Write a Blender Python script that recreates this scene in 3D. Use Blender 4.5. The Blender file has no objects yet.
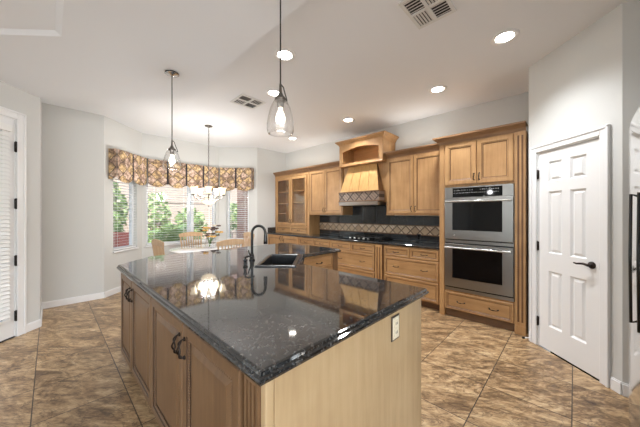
import bpy, bmesh, math, random
from mathutils import Vector, Matrix
random.seed(7)
PI = math.pi
C = bpy.context.scene.collection
SC = bpy.context.scene

# ------------------------------------------------------------------ camera
cam_d = bpy.data.cameras.new('camera'); cam = bpy.data.objects.new('camera', cam_d); C.objects.link(cam)
cam_d.sensor_width = 36.0; cam_d.lens = 36.0*262/640; cam_d.clip_start = 0.02; cam_d.clip_end = 200
cam.location = (0, 0, 1.39); cam.rotation_euler = (PI/2, 0, math.radians(-45.87))
SC.camera = cam

# ------------------------------------------------------------------ world, sun, added fill lamps
W = bpy.data.worlds.new('world'); SC.world = W; W.use_nodes = True
wn = W.node_tree.nodes; wl = W.node_tree.links
sky = wn.new('ShaderNodeTexSky'); sky.sky_type = 'NISHITA'; sky.sun_disc = False
sky.sun_elevation = math.radians(55); sky.sun_rotation = math.radians(200); sky.air_density = 1.0; sky.dust_density = 2.0
wl.new(sky.outputs[0], wn['Background'].inputs[0]); wn['Background'].inputs[1].default_value = 0.28

def light(name, kind, loc, rot, energy, color=(1, 1, 1), **kw):
    d = bpy.data.lights.new(name, kind); d.energy = energy; d.color = color
    for k, v in kw.items(): setattr(d, k, v)
    o = bpy.data.objects.new(name, d); C.objects.link(o); o.location = loc; o.rotation_euler = rot
    return o
light('sun', 'SUN', (0, -5, 20), (math.radians(38), 0, math.radians(-25)), 3.2, (1, .97, .92), angle=.02)
# added area lamps, standing in for daylight from unseen windows behind the camera
light('added_fill_west', 'AREA', (-4.9, -0.6, 1.6), (math.radians(76), 0, -PI/2), 26, (.86, .93, 1), shape='RECTANGLE', size=4.6, size_y=2.2)
light('added_fill_south', 'AREA', (-1.9, -3.9, 1.6), (math.radians(78), 0, 0), 105, (.86, .93, 1), shape='RECTANGLE', size=4.6, size_y=2.2)
SC.view_settings.view_transform = 'Standard'; SC.view_settings.look = 'None'
SC.view_settings.exposure = 1.16; SC.view_settings.gamma = 1.0; SC.view_settings.use_curve_mapping = False
SC.cycles.max_bounces = 10; SC.cycles.diffuse_bounces = 5; SC.cycles.glossy_bounces = 5
SC.cycles.transmission_bounces = 8; SC.cycles.transparent_max_bounces = 16
SC.cycles.sample_clamp_indirect = 4.0; SC.cycles.caustics_reflective = False; SC.cycles.caustics_refractive = False

# ------------------------------------------------------------------ materials
def s2l(c):
    return tuple((x/255/12.92 if x/255 <= .04045 else ((x/255+.055)/1.055)**2.4) for x in c)
def mat(name, col, rough=.5, metal=0, spec=.5, emit=None, estr=0, coat=0):
    m = bpy.data.materials.new(name); m.use_nodes = True
    b = m.node_tree.nodes['Principled BSDF']
    b.inputs['Base Color'].default_value = (*s2l(col), 1); b.inputs['Roughness'].default_value = rough
    b.inputs['Metallic'].default_value = metal; b.inputs['Specular IOR Level'].default_value = spec
    if coat: b.inputs['Coat Weight'].default_value = coat; b.inputs['Coat Roughness'].default_value = .05
    if emit: b.inputs['Emission Color'].default_value = (*s2l(emit), 1); b.inputs['Emission Strength'].default_value = estr
    return m
def N(m, t, **kw):
    n = m.node_tree.nodes.new(t)
    for k, v in kw.items():
        if k in n.inputs: n.inputs[k].default_value = v
        else: setattr(n, k, v)
    return n
def LK(m, a, b): m.node_tree.links.new(a, b)
def ramp(m, fac, stops):
    r = N(m, 'ShaderNodeValToRGB'); e = r.color_ramp.elements
    while len(e) < len(stops): e.new(.5)
    for i, (p, c) in enumerate(stops): e[i].position = p; e[i].color = (*s2l(c), 1)
    LK(m, fac, r.inputs[0]); return r.outputs[0]
def math_n(m, op, a, b=None, c=None):
    n = N(m, 'ShaderNodeMath', operation=op)
    for i, v in enumerate((a, b, c)):
        if v is None: continue
        if isinstance(v, (int, float)): n.inputs[i].default_value = v
        else: LK(m, v, n.inputs[i])
    return n.outputs[0]
def mixc(m, fac, a, b, mode='MIX'):
    n = N(m, 'ShaderNodeMix', data_type='RGBA', blend_type=mode)
    for k, v in ((0, fac), (6, a), (7, b)):
        if isinstance(v, (int, float)): n.inputs[k].default_value = v
        elif isinstance(v, tuple): n.inputs[k].default_value = (*v, 1)
        else: LK(m, v, n.inputs[k])
    return n.outputs[2]

def wood(name, dark, mid, lite, grain='z', rough=.38):
    m = mat(name, mid, rough); b = m.node_tree.nodes['Principled BSDF']
    tc = N(m, 'ShaderNodeTexCoord'); oi = N(m, 'ShaderNodeObjectInfo')
    off = N(m, 'ShaderNodeVectorMath', operation='SCALE'); off.inputs[0].default_value = (7, 3, 11); LK(m, oi.outputs['Random'], off.inputs['Scale'])
    add = N(m, 'ShaderNodeVectorMath', operation='ADD'); LK(m, tc.outputs['Object'], add.inputs[0]); LK(m, off.outputs[0], add.inputs[1])
    mp = N(m, 'ShaderNodeMapping'); LK(m, add.outputs[0], mp.inputs[0])
    mp.inputs['Scale'].default_value = (22, 22, 1.6) if grain == 'z' else (1.6, 22, 22)
    n1 = N(m, 'ShaderNodeTexNoise', Scale=1.4, Detail=5, Roughness=.62); LK(m, mp.outputs[0], n1.inputs['Vector'])
    n2 = N(m, 'ShaderNodeTexNoise', Scale=4.5, Detail=3); LK(m, add.outputs[0], n2.inputs['Vector'])
    f = math_n(m, 'MULTIPLY_ADD', n1.outputs['Fac'], .55, math_n(m, 'MULTIPLY', n2.outputs['Fac'], .45))
    LK(m, ramp(m, f, [(.28, dark), (.5, mid), (.72, lite)]), b.inputs['Base Color'])
    bp = N(m, 'ShaderNodeBump', Strength=.06, Distance=.01); LK(m, n1.outputs['Fac'], bp.inputs['Height']); LK(m, bp.outputs[0], b.inputs['Normal'])
    return m
M = {}
M['maple'] = wood('maple', (150, 110, 70), (176, 135, 90), (194, 154, 107))
M['maple_h'] = wood('maple_h', (150, 111, 72), (175, 135, 91), (192, 153, 107), 'x')
M['maple_hood'] = wood('maple_hood', (180, 136, 80), (200, 157, 98), (212, 171, 114))
M['glaze'] = wood('glaze', (92, 62, 36), (108, 75, 46), (122, 88, 56))
M['glaze_dark'] = wood('glaze_dark', (56, 38, 24), (68, 47, 31), (80, 57, 39))
M['crown'] = wood('crown', (120, 88, 60), (142, 107, 75), (158, 122, 88), 'x')  # maple made darker: the shading of the molding sits in this colour
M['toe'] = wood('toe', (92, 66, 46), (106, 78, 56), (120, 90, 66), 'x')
M['island_wood_shaded'] = wood('island_wood_shaded', (96, 71, 48), (115, 87, 61), (131, 102, 74))  # darker than the other maple; shade of the backlit door side is painted in
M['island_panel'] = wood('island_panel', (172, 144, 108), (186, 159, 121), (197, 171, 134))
M['inside'] = wood('inside', (170, 126, 82), (190, 146, 98), (204, 162, 114), 'x')
M['oak'] = wood('oak', (172, 138, 104), (192, 160, 126), (208, 180, 148))
M['wall'] = mat('wall', (210, 210, 207), .75, spec=.2)
M['ceil'] = mat('ceil', (235, 237, 240), .85, spec=.1)
M['white'] = mat('white', (236, 236, 236), .38)
M['blind'] = mat('blind', (240, 240, 238), .5)
M['bronze'] = mat('bronze', (44, 36, 32), .38, .7)
M['black'] = mat('black', (18, 18, 19), .35)
M['blackm'] = mat('blackm', (9, 9, 10), .25)
M['sinkm'] = mat('sinkm', (7, 7, 8), .3)
M['iron'] = mat('iron', (22, 22, 22), .45, .2)
M['steel'] = mat('steel', (150, 148, 145), .3, 1)
M['steel_b'] = mat('steel_b', (196, 195, 192), .3, 1)
M['fridge_steel'] = mat('fridge_steel', (190, 190, 188), .1, 1)
M['rodm'] = mat('rodm', (52, 50, 49), .35, .4)
M['stripm'] = mat('stripm', (250, 246, 236), .5, emit=(255, 236, 205), estr=.6)
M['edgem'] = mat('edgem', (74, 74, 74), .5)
M['chrome'] = mat('chrome', (225, 225, 225), .08, 1)
M['ovglass'] = mat('ovglass', (12, 12, 13), .08, spec=.3)
M['display'] = mat('display', (10, 10, 11), .05, spec=.3)
M['marks'] = mat('marks', (150, 150, 150), .4)
M['ivory'] = mat('ivory', (232, 222, 198), .4)
M['grout'] = mat('grout', (120, 104, 88), .8)
M['rope'] = mat('rope', (60, 56, 52), .5)
M['cream'] = mat('cream', (244, 238, 228), .3)
M['tabletop'] = mat('tabletop', (240, 238, 234), .12, coat=.5)
M['shade'] = mat('shade', (250, 238, 214), .4, emit=(255, 232, 196), estr=.6)
M['bulb'] = mat('bulb', (255, 250, 240), .4, emit=(255, 244, 225), estr=1.6)
M['lens'] = mat('lens', (255, 255, 255), .4, emit=(255, 248, 236), estr=12)
M['ventm'] = mat('ventm', (220, 220, 218), .5)
M['ventdark'] = mat('ventdark', (46, 46, 46), .7)
M['pewter'] = mat('pewter', (110, 104, 98), .3, .8)
M['leaf'] = mat('leaf', (104, 134, 78), .6)
M['leaf2'] = mat('leaf2', (132, 160, 100), .6)
M['leaf3'] = mat('leaf3', (158, 178, 120), .6)
M['bark'] = mat('bark', (104, 84, 66), .9)
M['stucco'] = mat('stucco', (172, 156, 142), .9)
M['patio'] = mat('patio', (184, 172, 158), .9)
M['gravel'] = mat('gravel', (196, 178, 158), .95)
M['redsling'] = mat('redsling', (198, 110, 96), .7)
M['rockm'] = mat('rockm', (172, 160, 148), .9)
M['petal_y'] = mat('petal_y', (226, 176, 92), .6)
M['petal_w'] = mat('petal_w', (238, 226, 206), .6)
M['petal_d'] = mat('petal_d', (78, 50, 42), .6)

def clear_glass(name, tint=(1, 1, 1), ior=1.45, boost=1.0):
    m = bpy.data.materials.new(name); m.use_nodes = True; nt = m.node_tree; nt.nodes.clear()
    o = nt.nodes.new('ShaderNodeOutputMaterial'); t = nt.nodes.new('ShaderNodeBsdfTransparent'); g = nt.nodes.new('ShaderNodeBsdfGlossy')
    t.inputs[0].default_value = (*tint, 1); g.inputs['Roughness'].default_value = .03
    fr = nt.nodes.new('ShaderNodeLayerWeight'); fr.inputs[0].default_value = .5
    pw = nt.nodes.new('ShaderNodeMath'); pw.operation = 'POWER'; pw.inputs[1].default_value = 4.0
    mu = nt.nodes.new('ShaderNodeMath'); mu.operation = 'MULTIPLY_ADD'; mu.inputs[1].default_value = .8*boost; mu.inputs[2].default_value = ((ior-1)/(ior+1))**2*boost; mu.use_clamp = True
    nt.links.new(fr.outputs['Facing'], pw.inputs[0])
    mx = nt.nodes.new('ShaderNodeMixShader')
    nt.links.new(pw.outputs[0], mu.inputs[0]); nt.links.new(mu.outputs[0], mx.inputs[0]); nt.links.new(t.outputs[0], mx.inputs[1]); nt.links.new(g.outputs[0], mx.inputs[2]); nt.links.new(mx.outputs[0], o.inputs[0])
    return m
M['glass'] = clear_glass('glass', (.97, .98, .98), 1.4)
M['pglass'] = clear_glass('pglass', (.985, .985, .985), 1.5, 1.2)
M['cabglass'] = clear_glass('cabglass', (.98, .985, .98), 1.5, 1.0)

# speckled black granite
def granite(name, rough=.05):
    m = mat(name, (20, 20, 20), rough, spec=1.0); b = m.node_tree.nodes['Principled BSDF']
    tc = N(m, 'ShaderNodeTexCoord')
    v = N(m, 'ShaderNodeTexVoronoi', Scale=170); LK(m, tc.outputs['Object'], v.inputs['Vector'])
    n = N(m, 'ShaderNodeTexNoise', Scale=35, Detail=2, Roughness=.5); LK(m, tc.outputs['Object'], n.inputs['Vector'])
    sv = N(m, 'ShaderNodeSeparateColor'); LK(m, v.outputs['Color'], sv.inputs[0])
    f = math_n(m, 'MULTIPLY_ADD', sv.outputs[0], .5, math_n(m, 'MULTIPLY', n.outputs['Fac'], .3))
    LK(m, ramp(m, f, [(.15, (20, 20, 21)), (.42, (34, 35, 36)), (.57, (56, 57, 57)), (.69, (102, 101, 99))]), b.inputs['Base Color'])
    return m
M['granite'] = granite('granite')

# slate-look floor tile, one square grid aligned with the cabinets
def floor_mat():
    m = mat('tile_floor', (140, 112, 84), .32); b = m.node_tree.nodes['Principled BSDF']
    tc = N(m, 'ShaderNodeTexCoord'); sp = N(m, 'ShaderNodeSeparateXYZ'); LK(m, tc.outputs['Object'], sp.inputs[0])
    T = .5085
    u = math_n(m, 'DIVIDE', math_n(m, 'SUBTRACT', sp.outputs[0], .42), T); v = math_n(m, 'DIVIDE', math_n(m, 'SUBTRACT', sp.outputs[1], .011), T)
    fu, fv = math_n(m, 'FLOOR', u), math_n(m, 'FLOOR', v)
    ru, rv = math_n(m, 'FRACT', u), math_n(m, 'FRACT', v)
    du = math_n(m, 'ABSOLUTE', math_n(m, 'SUBTRACT', ru, .5)); dv = math_n(m, 'ABSOLUTE', math_n(m, 'SUBTRACT', rv, .5))
    g = math_n(m, 'GREATER_THAN', math_n(m, 'MAXIMUM', du, dv), .4935)
    cb = N(m, 'ShaderNodeCombineXYZ'); LK(m, fu, cb.inputs[0]); LK(m, fv, cb.inputs[1])
    wnz = N(m, 'ShaderNodeTexWhiteNoise', noise_dimensions='3D'); LK(m, cb.outputs[0], wnz.inputs['Vector'])
    # per-tile offset, veins run along a tile-dependent diagonal
    sc = N(m, 'ShaderNodeVectorMath', operation='SCALE'); LK(m, wnz.outputs['Color'], sc.inputs[0]); sc.inputs['Scale'].default_value = 40
    ad = N(m, 'ShaderNodeVectorMath', operation='ADD'); LK(m, tc.outputs['Object'], ad.inputs[0]); LK(m, sc.outputs[0], ad.inputs[1])
    mp0 = N(m, 'ShaderNodeMapping'); LK(m, ad.outputs[0], mp0.inputs[0]); mp0.inputs['Rotation'].default_value = (0, 0, math.radians(52))
    mp = N(m, 'ShaderNodeMapping'); LK(m, mp0.outputs[0], mp.inputs[0]); mp.inputs['Scale'].default_value = (1.5, 3.6, 1)
    n1 = N(m, 'ShaderNodeTexNoise', Scale=1.5, Detail=10, Roughness=.7, Distortion=1.8); LK(m, mp.outputs[0], n1.inputs['Vector'])
    n2 = N(m, 'ShaderNodeTexNoise', Scale=7, Detail=8, Roughness=.75, Distortion=.8); LK(m, mp.outputs[0], n2.inputs['Vector'])
    f = math_n(m, 'MULTIPLY_ADD', n1.outputs['Fac'], .6, math_n(m, 'MULTIPLY', n2.outputs['Fac'], .4))
    f = math_n(m, 'ADD', f, math_n(m, 'MULTIPLY', math_n(m, 'SUBTRACT', wnz.outputs['Value'], .5), .05))
    c = ramp(m, f, [(.35, (84, 62, 44)), (.43, (124, 98, 70)), (.49, (160, 130, 95)), (.55, (190, 160, 121)), (.65, (218, 194, 156))])
    n3 = N(m, 'ShaderNodeTexNoise', Scale=2.6, Detail=6, Roughness=.6, Distortion=1.0); LK(m, mp.outputs[0], n3.inputs['Vector'])
    vd = math_n(m, 'ABSOLUTE', math_n(m, 'SUBTRACT', n3.outputs['Fac'], .5))
    vein = N(m, 'ShaderNodeMapRange'); vein.inputs[1].default_value = .0; vein.inputs[2].default_value = .022; vein.inputs[3].default_value = .62; vein.inputs[4].default_value = 0; LK(m, vd, vein.inputs[0])
    c = mixc(m, vein.outputs[0], c, s2l((72, 55, 42)))
    c = mixc(m, g, c, s2l((74, 60, 49)))
    LK(m, c, b.inputs['Base Color'])
    rr = math_n(m, 'ADD', math_n(m, 'MULTIPLY', n2.outputs['Fac'], .25), .2); LK(m, rr, b.inputs['Roughness'])
    h = math_n(m, 'SUBTRACT', math_n(m, 'MULTIPLY', n2.outputs['Fac'], .5), g)
    bp = N(m, 'ShaderNodeBump', Strength=.25, Distance=.006); LK(m, h, bp.inputs['Height']); LK(m, bp.outputs[0], b.inputs['Normal'])
    return m
M['floor'] = floor_mat()

def mosaic(name, size, cols, line, rough=.45):
    """diagonal lattice of small stone pieces in the local x-z plane"""
    m = mat(name, cols[0], rough); b = m.node_tree.nodes['Principled BSDF']
    tc = N(m, 'ShaderNodeTexCoord'); sp = N(m, 'ShaderNodeSeparateXYZ'); LK(m, tc.outputs['Object'], sp.inputs[0])
    a = math_n(m, 'DIVIDE', math_n(m, 'ADD', sp.outputs[0], sp.outputs[2]), size); c = math_n(m, 'DIVIDE', math_n(m, 'SUBTRACT', sp.outputs[0], sp.outputs[2]), size)
    fa, fc = math_n(m, 'FLOOR', a), math_n(m, 'FLOOR', c)
    # alternate rows are split in thin sticks for a basket look
    par = math_n(m, 'MODULO', math_n(m, 'ABSOLUTE', math_n(m, 'ADD', fa, fc)), 2)
    cb = N(m, 'ShaderNodeCombineXYZ'); LK(m, fa, cb.inputs[0]); LK(m, fc, cb.inputs[1])
    wnz = N(m, 'ShaderNodeTexWhiteNoise', noise_dimensions='3D'); LK(m, cb.outputs[0], wnz.inputs['Vector'])
    nz = N(m, 'ShaderNodeTexNoise', Scale=45, Detail=4); LK(m, tc.outputs['Object'], nz.inputs['Vector'])
    val = math_n(m, 'MULTIPLY_ADD', wnz.outputs['Value'], .35, math_n(m, 'MULTIPLY_ADD', par, .35, math_n(m, 'MULTIPLY', nz.outputs['Fac'], .35)))
    col = ramp(m, val, [(.1, cols[0]), (.45, cols[1]), (.85, cols[2])])
    da = math_n(m, 'ABSOLUTE', math_n(m, 'SUBTRACT', math_n(m, 'FRACT', a), .5)); dc = math_n(m, 'ABSOLUTE', math_n(m, 'SUBTRACT', math_n(m, 'FRACT', c), .5))
    g = math_n(m, 'GREATER_THAN', math_n(m, 'MAXIMUM', da, dc), .425)
    sub = math_n(m, 'GREATER_THAN', math_n(m, 'ABSOLUTE', math_n(m, 'SUBTRACT', math_n(m, 'FRACT', math_n(m, 'MULTIPLY', a, 3)), .5)), .38)
    g = math_n(m, 'MAXIMUM', g, math_n(m, 'MULTIPLY', math_n(m, 'MULTIPLY', sub, par), .7))
    LK(m, mixc(m, g, col, s2l(line)), b.inputs['Base Color'])
    bp = N(m, 'ShaderNodeBump', Strength=.6, Distance=.006, invert=True); LK(m, g, bp.inputs['Height']); LK(m, bp.outputs[0], b.inputs['Normal'])
    return m
M['mosaic'] = mosaic('mosaic', .17, [(150, 126, 100), (188, 166, 138), (214, 198, 174)], (96, 76, 58))
M['mosaic_dark'] = mosaic('mosaic_dark', .2, [(96, 78, 66), (128, 108, 94), (156, 138, 122)], (66, 52, 44))

def blacktile():
    m = mat('blacktile', (22, 23, 25), .1, spec=.6); b = m.node_tree.nodes['Principled BSDF']
    tc = N(m, 'ShaderNodeTexCoord'); sp = N(m, 'ShaderNodeSeparateXYZ'); LK(m, tc.outputs['Object'], sp.inputs[0])
    u = math_n(m, 'DIVIDE', sp.outputs[0], .305); fu = math_n(m, 'FLOOR', u)
    g = math_n(m, 'GREATER_THAN', math_n(m, 'ABSOLUTE', math_n(m, 'SUBTRACT', math_n(m, 'FRACT', u), .5)), .493)
    wnz = N(m, 'ShaderNodeTexWhiteNoise', noise_dimensions='1D'); LK(m, fu, wnz.inputs['W'])
    n = N(m, 'ShaderNodeTexNoise', Scale=70, Detail=4); LK(m, tc.outputs['Object'], n.inputs['Vector'])
    f = math_n(m, 'MULTIPLY_ADD', wnz.outputs['Value'], .35, math_n(m, 'MULTIPLY', n.outputs['Fac'], .65))
    c = ramp(m, f, [(.2, (12, 13, 14)), (.6, (38, 41, 44)), (.9, (88, 93, 96))])
    LK(m, mixc(m, g, c, s2l((70, 68, 66))), b.inputs['Base Color']); return m
M['blacktile'] = blacktile()

def fabric():
    m = mat('damask', (196, 164, 120), .9, spec=.1); b = m.node_tree.nodes['Principled BSDF']
    tc = N(m, 'ShaderNodeTexCoord'); sp = N(m, 'ShaderNodeSeparateXYZ'); LK(m, tc.outputs['UV'], sp.inputs[0])
    u, v = sp.outputs[0], sp.outputs[1]
    n = N(m, 'ShaderNodeTexNoise', Scale=9, Detail=4); LK(m, tc.outputs['UV'], n.inputs['Vector'])
    ru = math_n(m, 'MULTIPLY', u, 4.6); rv = math_n(m, 'MULTIPLY', v, 4.6)
    w = math_n(m, 'MULTIPLY', math_n(m, 'SUBTRACT', n.outputs['Fac'], .5), .5)
    a = math_n(m, 'ADD', math_n(m, 'ADD', ru, rv), w); c = math_n(m, 'ADD', math_n(m, 'SUBTRACT', ru, rv), w)
    da = math_n(m, 'ABSOLUTE', math_n(m, 'SUBTRACT', math_n(m, 'FRACT', a), .5)); dc = math_n(m, 'ABSOLUTE', math_n(m, 'SUBTRACT', math_n(m, 'FRACT', c), .5))
    mx = math_n(m, 'MAXIMUM', da, dc)
    par = math_n(m, 'MODULO', math_n(m, 'ABSOLUTE', math_n(m, 'ADD', math_n(m, 'FLOOR', a), math_n(m, 'FLOOR', c))), 2)
    fl = N(m, 'ShaderNodeTexVoronoi', Scale=16); LK(m, tc.outputs['UV'], fl.inputs['Vector'])
    col = ramp(m, fl.outputs['Distance'], [(.1, (236, 214, 176)), (.45, (216, 184, 136)), (.75, (150, 126, 104))])
    col2 = ramp(m, fl.outputs['Distance'], [(.1, (230, 208, 192)), (.45, (212, 184, 164)), (.75, (160, 134, 118))])
    col = mixc(m, par, col, col2)
    ln = math_n(m, 'GREATER_THAN', mx, math_n(m, 'ADD', .43, math_n(m, 'MULTIPLY', n.outputs['Fac'], .05)))
    col = mixc(m, math_n(m, 'MULTIPLY', ln, .75), col, s2l((80, 70, 66)))
    sp2 = N(m, 'ShaderNodeTexNoise', Scale=38, Detail=3); LK(m, tc.outputs['UV'], sp2.inputs['Vector'])
    col = mixc(m, math_n(m, 'MULTIPLY', math_n(m, 'GREATER_THAN', sp2.outputs['Fac'], .57), .6), col, s2l((70, 60, 60)))
    LK(m, col, b.inputs['Base Color']); return m
M['damask'] = fabric()
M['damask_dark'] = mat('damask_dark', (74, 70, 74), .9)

def brick():
    m = mat('brickm', (160, 120, 100), .9); b = m.node_tree.nodes['Principled BSDF']
    tc = N(m, 'ShaderNodeTexCoord'); mp = N(m, 'ShaderNodeMapping'); LK(m, tc.outputs['Object'], mp.inputs[0]); mp.inputs['Rotation'].default_value = (PI/2, 0, 0)
    t = N(m, 'ShaderNodeTexBrick', Scale=4.5); LK(m, mp.outputs[0], t.inputs['Vector'])
    t.inputs['Color1'].default_value = (*s2l((178, 130, 108)), 1); t.inputs['Color2'].default_value = (*s2l((150, 104, 86)), 1); t.inputs['Mortar'].default_value = (*s2l((210, 196, 182)), 1)
    LK(m, t.outputs[0], b.inputs['Base Color']); return m
M['brickm'] = brick()

# ------------------------------------------------------------------ mesh builder
class MB:
    def __init__(s): s.v = []; s.f = []; s.m = []; s.sm = []; s.mats = []; s.uv = {}
    def mi(s, m):
        m = M[m]
        if m not in s.mats: s.mats.append(m)
        return s.mats.index(m)
    def add(s, vs, fs, m, smooth=False):
        k = s.mi(m); b = len(s.v); s.v += [tuple(p) for p in vs]
        for f in fs: s.f.append([b+i for i in f]); s.m.append(k); s.sm.append(smooth)
        return s
    def box(s, x0, x1, y0, y1, z0, z1, m):
        vs = [(x, y, z) for x in (x0, x1) for y in (y0, y1) for z in (z0, z1)]
        return s.add(vs, [(0, 1, 3, 2), (4, 6, 7, 5), (0, 4, 5, 1), (2, 3, 7, 6), (0, 2, 6, 4), (1, 5, 7, 3)], m)
    def prism(s, poly, z0, z1, m):
        n = len(poly); vs = [(x, y, z0) for x, y in poly]+[(x, y, z1) for x, y in poly]
        return s.add(vs, [tuple(range(n))[::-1], tuple(range(n, 2*n))]+[(i, (i+1) % n, n+(i+1) % n, n+i) for i in range(n)], m)
    def hull8(s, bot, top, m):
        vs = list(bot)+list(top)
        return s.add(vs, [(3, 2, 1, 0), (4, 5, 6, 7)]+[(i, (i+1) % 4, 4+(i+1) % 4, 4+i) for i in range(4)], m)
    def rings(s, x0, x1, z0, z1, rr, cap):
        """front panel: rr = [(inset, y, material of the step up to the next ring)], in the x-z plane; last ring is capped; a back face closes it"""
        pts = []
        for ins, y, m in rr:
            pts.append([(x0+ins, y, z0+ins), (x1-ins, y, z0+ins), (x1-ins, y, z1-ins), (x0+ins, y, z1-ins)])
        for i in range(len(pts)-1):
            s.add(pts[i]+pts[i+1], [(j, (j+1) % 4, 4+(j+1) % 4, 4+j) for j in range(4)], rr[i][2])
        s.add(pts[-1], [(0, 1, 2, 3)], cap); s.add(pts[0], [(3, 2, 1, 0)], cap)
        return s
    def lathe(s, prof, m, c=(0, 0, 0), seg=24, smooth=True, T=None):
        vs = []; fs = []; n = len(prof)
        for k in range(seg):
            a = 2*PI*k/seg
            for r, z in prof:
                p = Vector((r*math.cos(a), r*math.sin(a), z))
                if T: p = T @ p
                vs.append((p.x+c[0], p.y+c[1], p.z+c[2]))
        for k in range(seg):
            q = (k+1) % seg
            for i in range(n-1): fs.append((k*n+i, q*n+i, q*n+i+1, k*n+i+1))
        return s.add(vs, fs, m, smooth)
    def tube(s, path, r, m, seg=8, closed=False):
        P = [Vector(p) for p in path]; n = len(P); vs = []; fs = []
        R = r if isinstance(r, (list, tuple)) else [r]*n
        up = None
        for i in range(n):
            if closed: t = (P[(i+1) % n]-P[i-1])
            else: t = P[min(i+1, n-1)]-P[max(i-1, 0)]
            t.normalize()
            if up is None: up = Vector((0, 0, 1)) if abs(t.z) < .9 else Vector((1, 0, 0))
            a = t.cross(up); 
            if a.length < 1e-4: a = t.cross(Vector((0, 1, 0)))
            a.normalize(); b = a.cross(t).normalized(); up = b
            for k in range(seg):
                w = 2*PI*k/seg; vs.append(P[i]+R[i]*(math.cos(w)*a+math.sin(w)*b))
        for i in range(n if closed else n-1):
            j = (i+1) % n
            for k in range(seg): fs.append((i*seg+k, i*seg+(k+1) % seg, j*seg+(k+1) % seg, j*seg+k))
        s.add(vs, fs, m, True)
        if not closed: s.add([vs[k] for k in range(seg)], [tuple(range(seg))[::-1]], m); s.add([vs[(n-1)*seg+k] for k in range(seg)], [tuple(range(seg))], m)
        return s
    def ball(s, c, r, m, sz=1.0, seg=12):
        prof = [(max(1e-4, r*math.sin(PI*i/8)), -r*sz*math.cos(PI*i/8)) for i in range(9)]
        return s.lathe(prof, m, c, seg)
    def xf(s, T):
        s.v = [tuple(T @ Vector(p)) for p in s.v]; return s
    def build(s, name, parent=None, bevel=0, seg=2, solid=0):
        me = bpy.data.meshes.new(name); me.from_pydata(s.v, [], s.f)
        for m in s.mats: me.materials.append(m)
        for p, k, sm in zip(me.polygons, s.m, s.sm): p.material_index = k; p.use_smooth = sm
        bm = bmesh.new(); bm.from_mesh(me); bmesh.ops.recalc_face_normals(bm, faces=bm.faces); bm.to_mesh(me); bm.free()
        o = bpy.data.objects.new(name, me); C.objects.link(o)
        if parent: o.parent = parent
        if solid: d = o.modifiers.new('solid', 'SOLIDIFY'); d.thickness = solid; d.offset = 0
        if bevel: d = o.modifiers.new('bevel', 'BEVEL'); d.width = bevel; d.segments = seg; d.limit_method = 'ANGLE'; d.angle_limit = math.radians(40)
        return o
def tag(o, label, cat, group=None, kind=None):
    if label: o['label'] = label
    if cat: o['category'] = cat
    if group: o['group'] = group
    if kind: o['kind'] = kind
    return o
def thing(name, label, cat, loc, rz=0, group=None):
    o = bpy.data.objects.new(name, None); C.objects.link(o); o.empty_display_size = .1
    o.location = loc; o.rotation_euler = (0, 0, rz); return tag(o, label, cat, group)
def struct(o, label, cat): return tag(o, label, cat, None, 'structure')
def copy_tree(o, parent=None):
    c = o.copy(); C.objects.link(c)
    if parent: c.parent = parent
    for ch in list(o.children): copy_tree(ch, c)
    return c
WEST = -PI/2     # units whose front faces -X: local x runs towards -Y, local y into the wall

# ------------------------------------------------------------------ room shell
H = 3.0
PLAN = [(4.4, .36), (4.4, 5.55), (3.52, 5.55), (2.86, 6.2), (1.28, 6.2), (.62, 5.55), (-.085, 5.55), (-.085, 4.70),
        (-1.6, 3.185), (-5.0, 3.185), (-5.0, -4.0), (1.1, -4.0), (1.1, -1.05), (3.05, -1.05), (3.05, -.265), (3.675, .36)]
def floor_poly(g=0): return PLAN
fl = MB(); fl.add([(x, y, 0) for x, y in PLAN]+[(x, y, -.1) for x, y in PLAN], [tuple(range(len(PLAN))), tuple(range(len(PLAN), 2*len(PLAN)))[::-1]]+[(i, (i+1) % len(PLAN), len(PLAN)+(i+1) % len(PLAN), len(PLAN)+i) for i in range(len(PLAN))], 'floor')
struct(fl.build('floor'), 'brown slate-look tiles laid square over the kitchen floor', 'floor')
ce = MB(); big = [(-5.4, -4.4), (4.8, -4.4), (4.8, 6.6), (-5.4, 6.6)]
ce.prism(big, H, H+.15, 'ceil')
struct(ce.build('ceiling'), 'high white ceiling over cabinets and breakfast nook', 'ceiling')
# lower ceiling with a shallow recessed panel
ZL = 2.81
low = [(1.19, -4.2), (1.19, 3.45), (-.06, 4.70), (-.5, 4.9), (-5.2, 4.9), (-5.2, -4.2)]
lo = MB()
rc = [(.065, 2.95), (-.95, 3.9), (-1.8, 3.05), (-1.8, 1.2), (.065, 1.2)]   # recess outline, counter-clockwise
lo_v = [(x, y, ZL) for x, y in low]+[(x, y, ZL) for x, y in rc]
# stitch ring between outline and recess
tri = [(0, 1, 6), (1, 2, 6), (2, 7, 6), (2, 3, 7), (3, 4, 7), (4, 8, 7), (4, 5, 8), (5, 9, 8), (5, 0, 9), (0, 10, 9), (0, 6, 10)]
lo.add(lo_v, tri, 'ceil')
n = len(low); lo.add([(x, y, ZL) for x, y in low]+[(x, y, H) for x, y in low], [(i, (i+1) % n, n+(i+1) % n, n+i) for i in range(n)], 'ceil')
n = 5; cx = sum(p[0] for p in rc)/5; cy = sum(p[1] for p in rc)/5
inn = [(cx+(x-cx)*.96, cy+(y-cy)*.96) for x, y in rc]
lo.add([(x, y, ZL) for x, y in rc]+[(x, y, ZL+.022) for x, y in inn], [(i, (i+1) % n, n+(i+1) % n, n+i) for i in range(n)]+[(5, 6, 7, 8, 9)], 'ceil')
struct(lo.build('ceiling_lower'), 'lower ceiling plane with shallow recessed panel over the island', 'ceiling')

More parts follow.
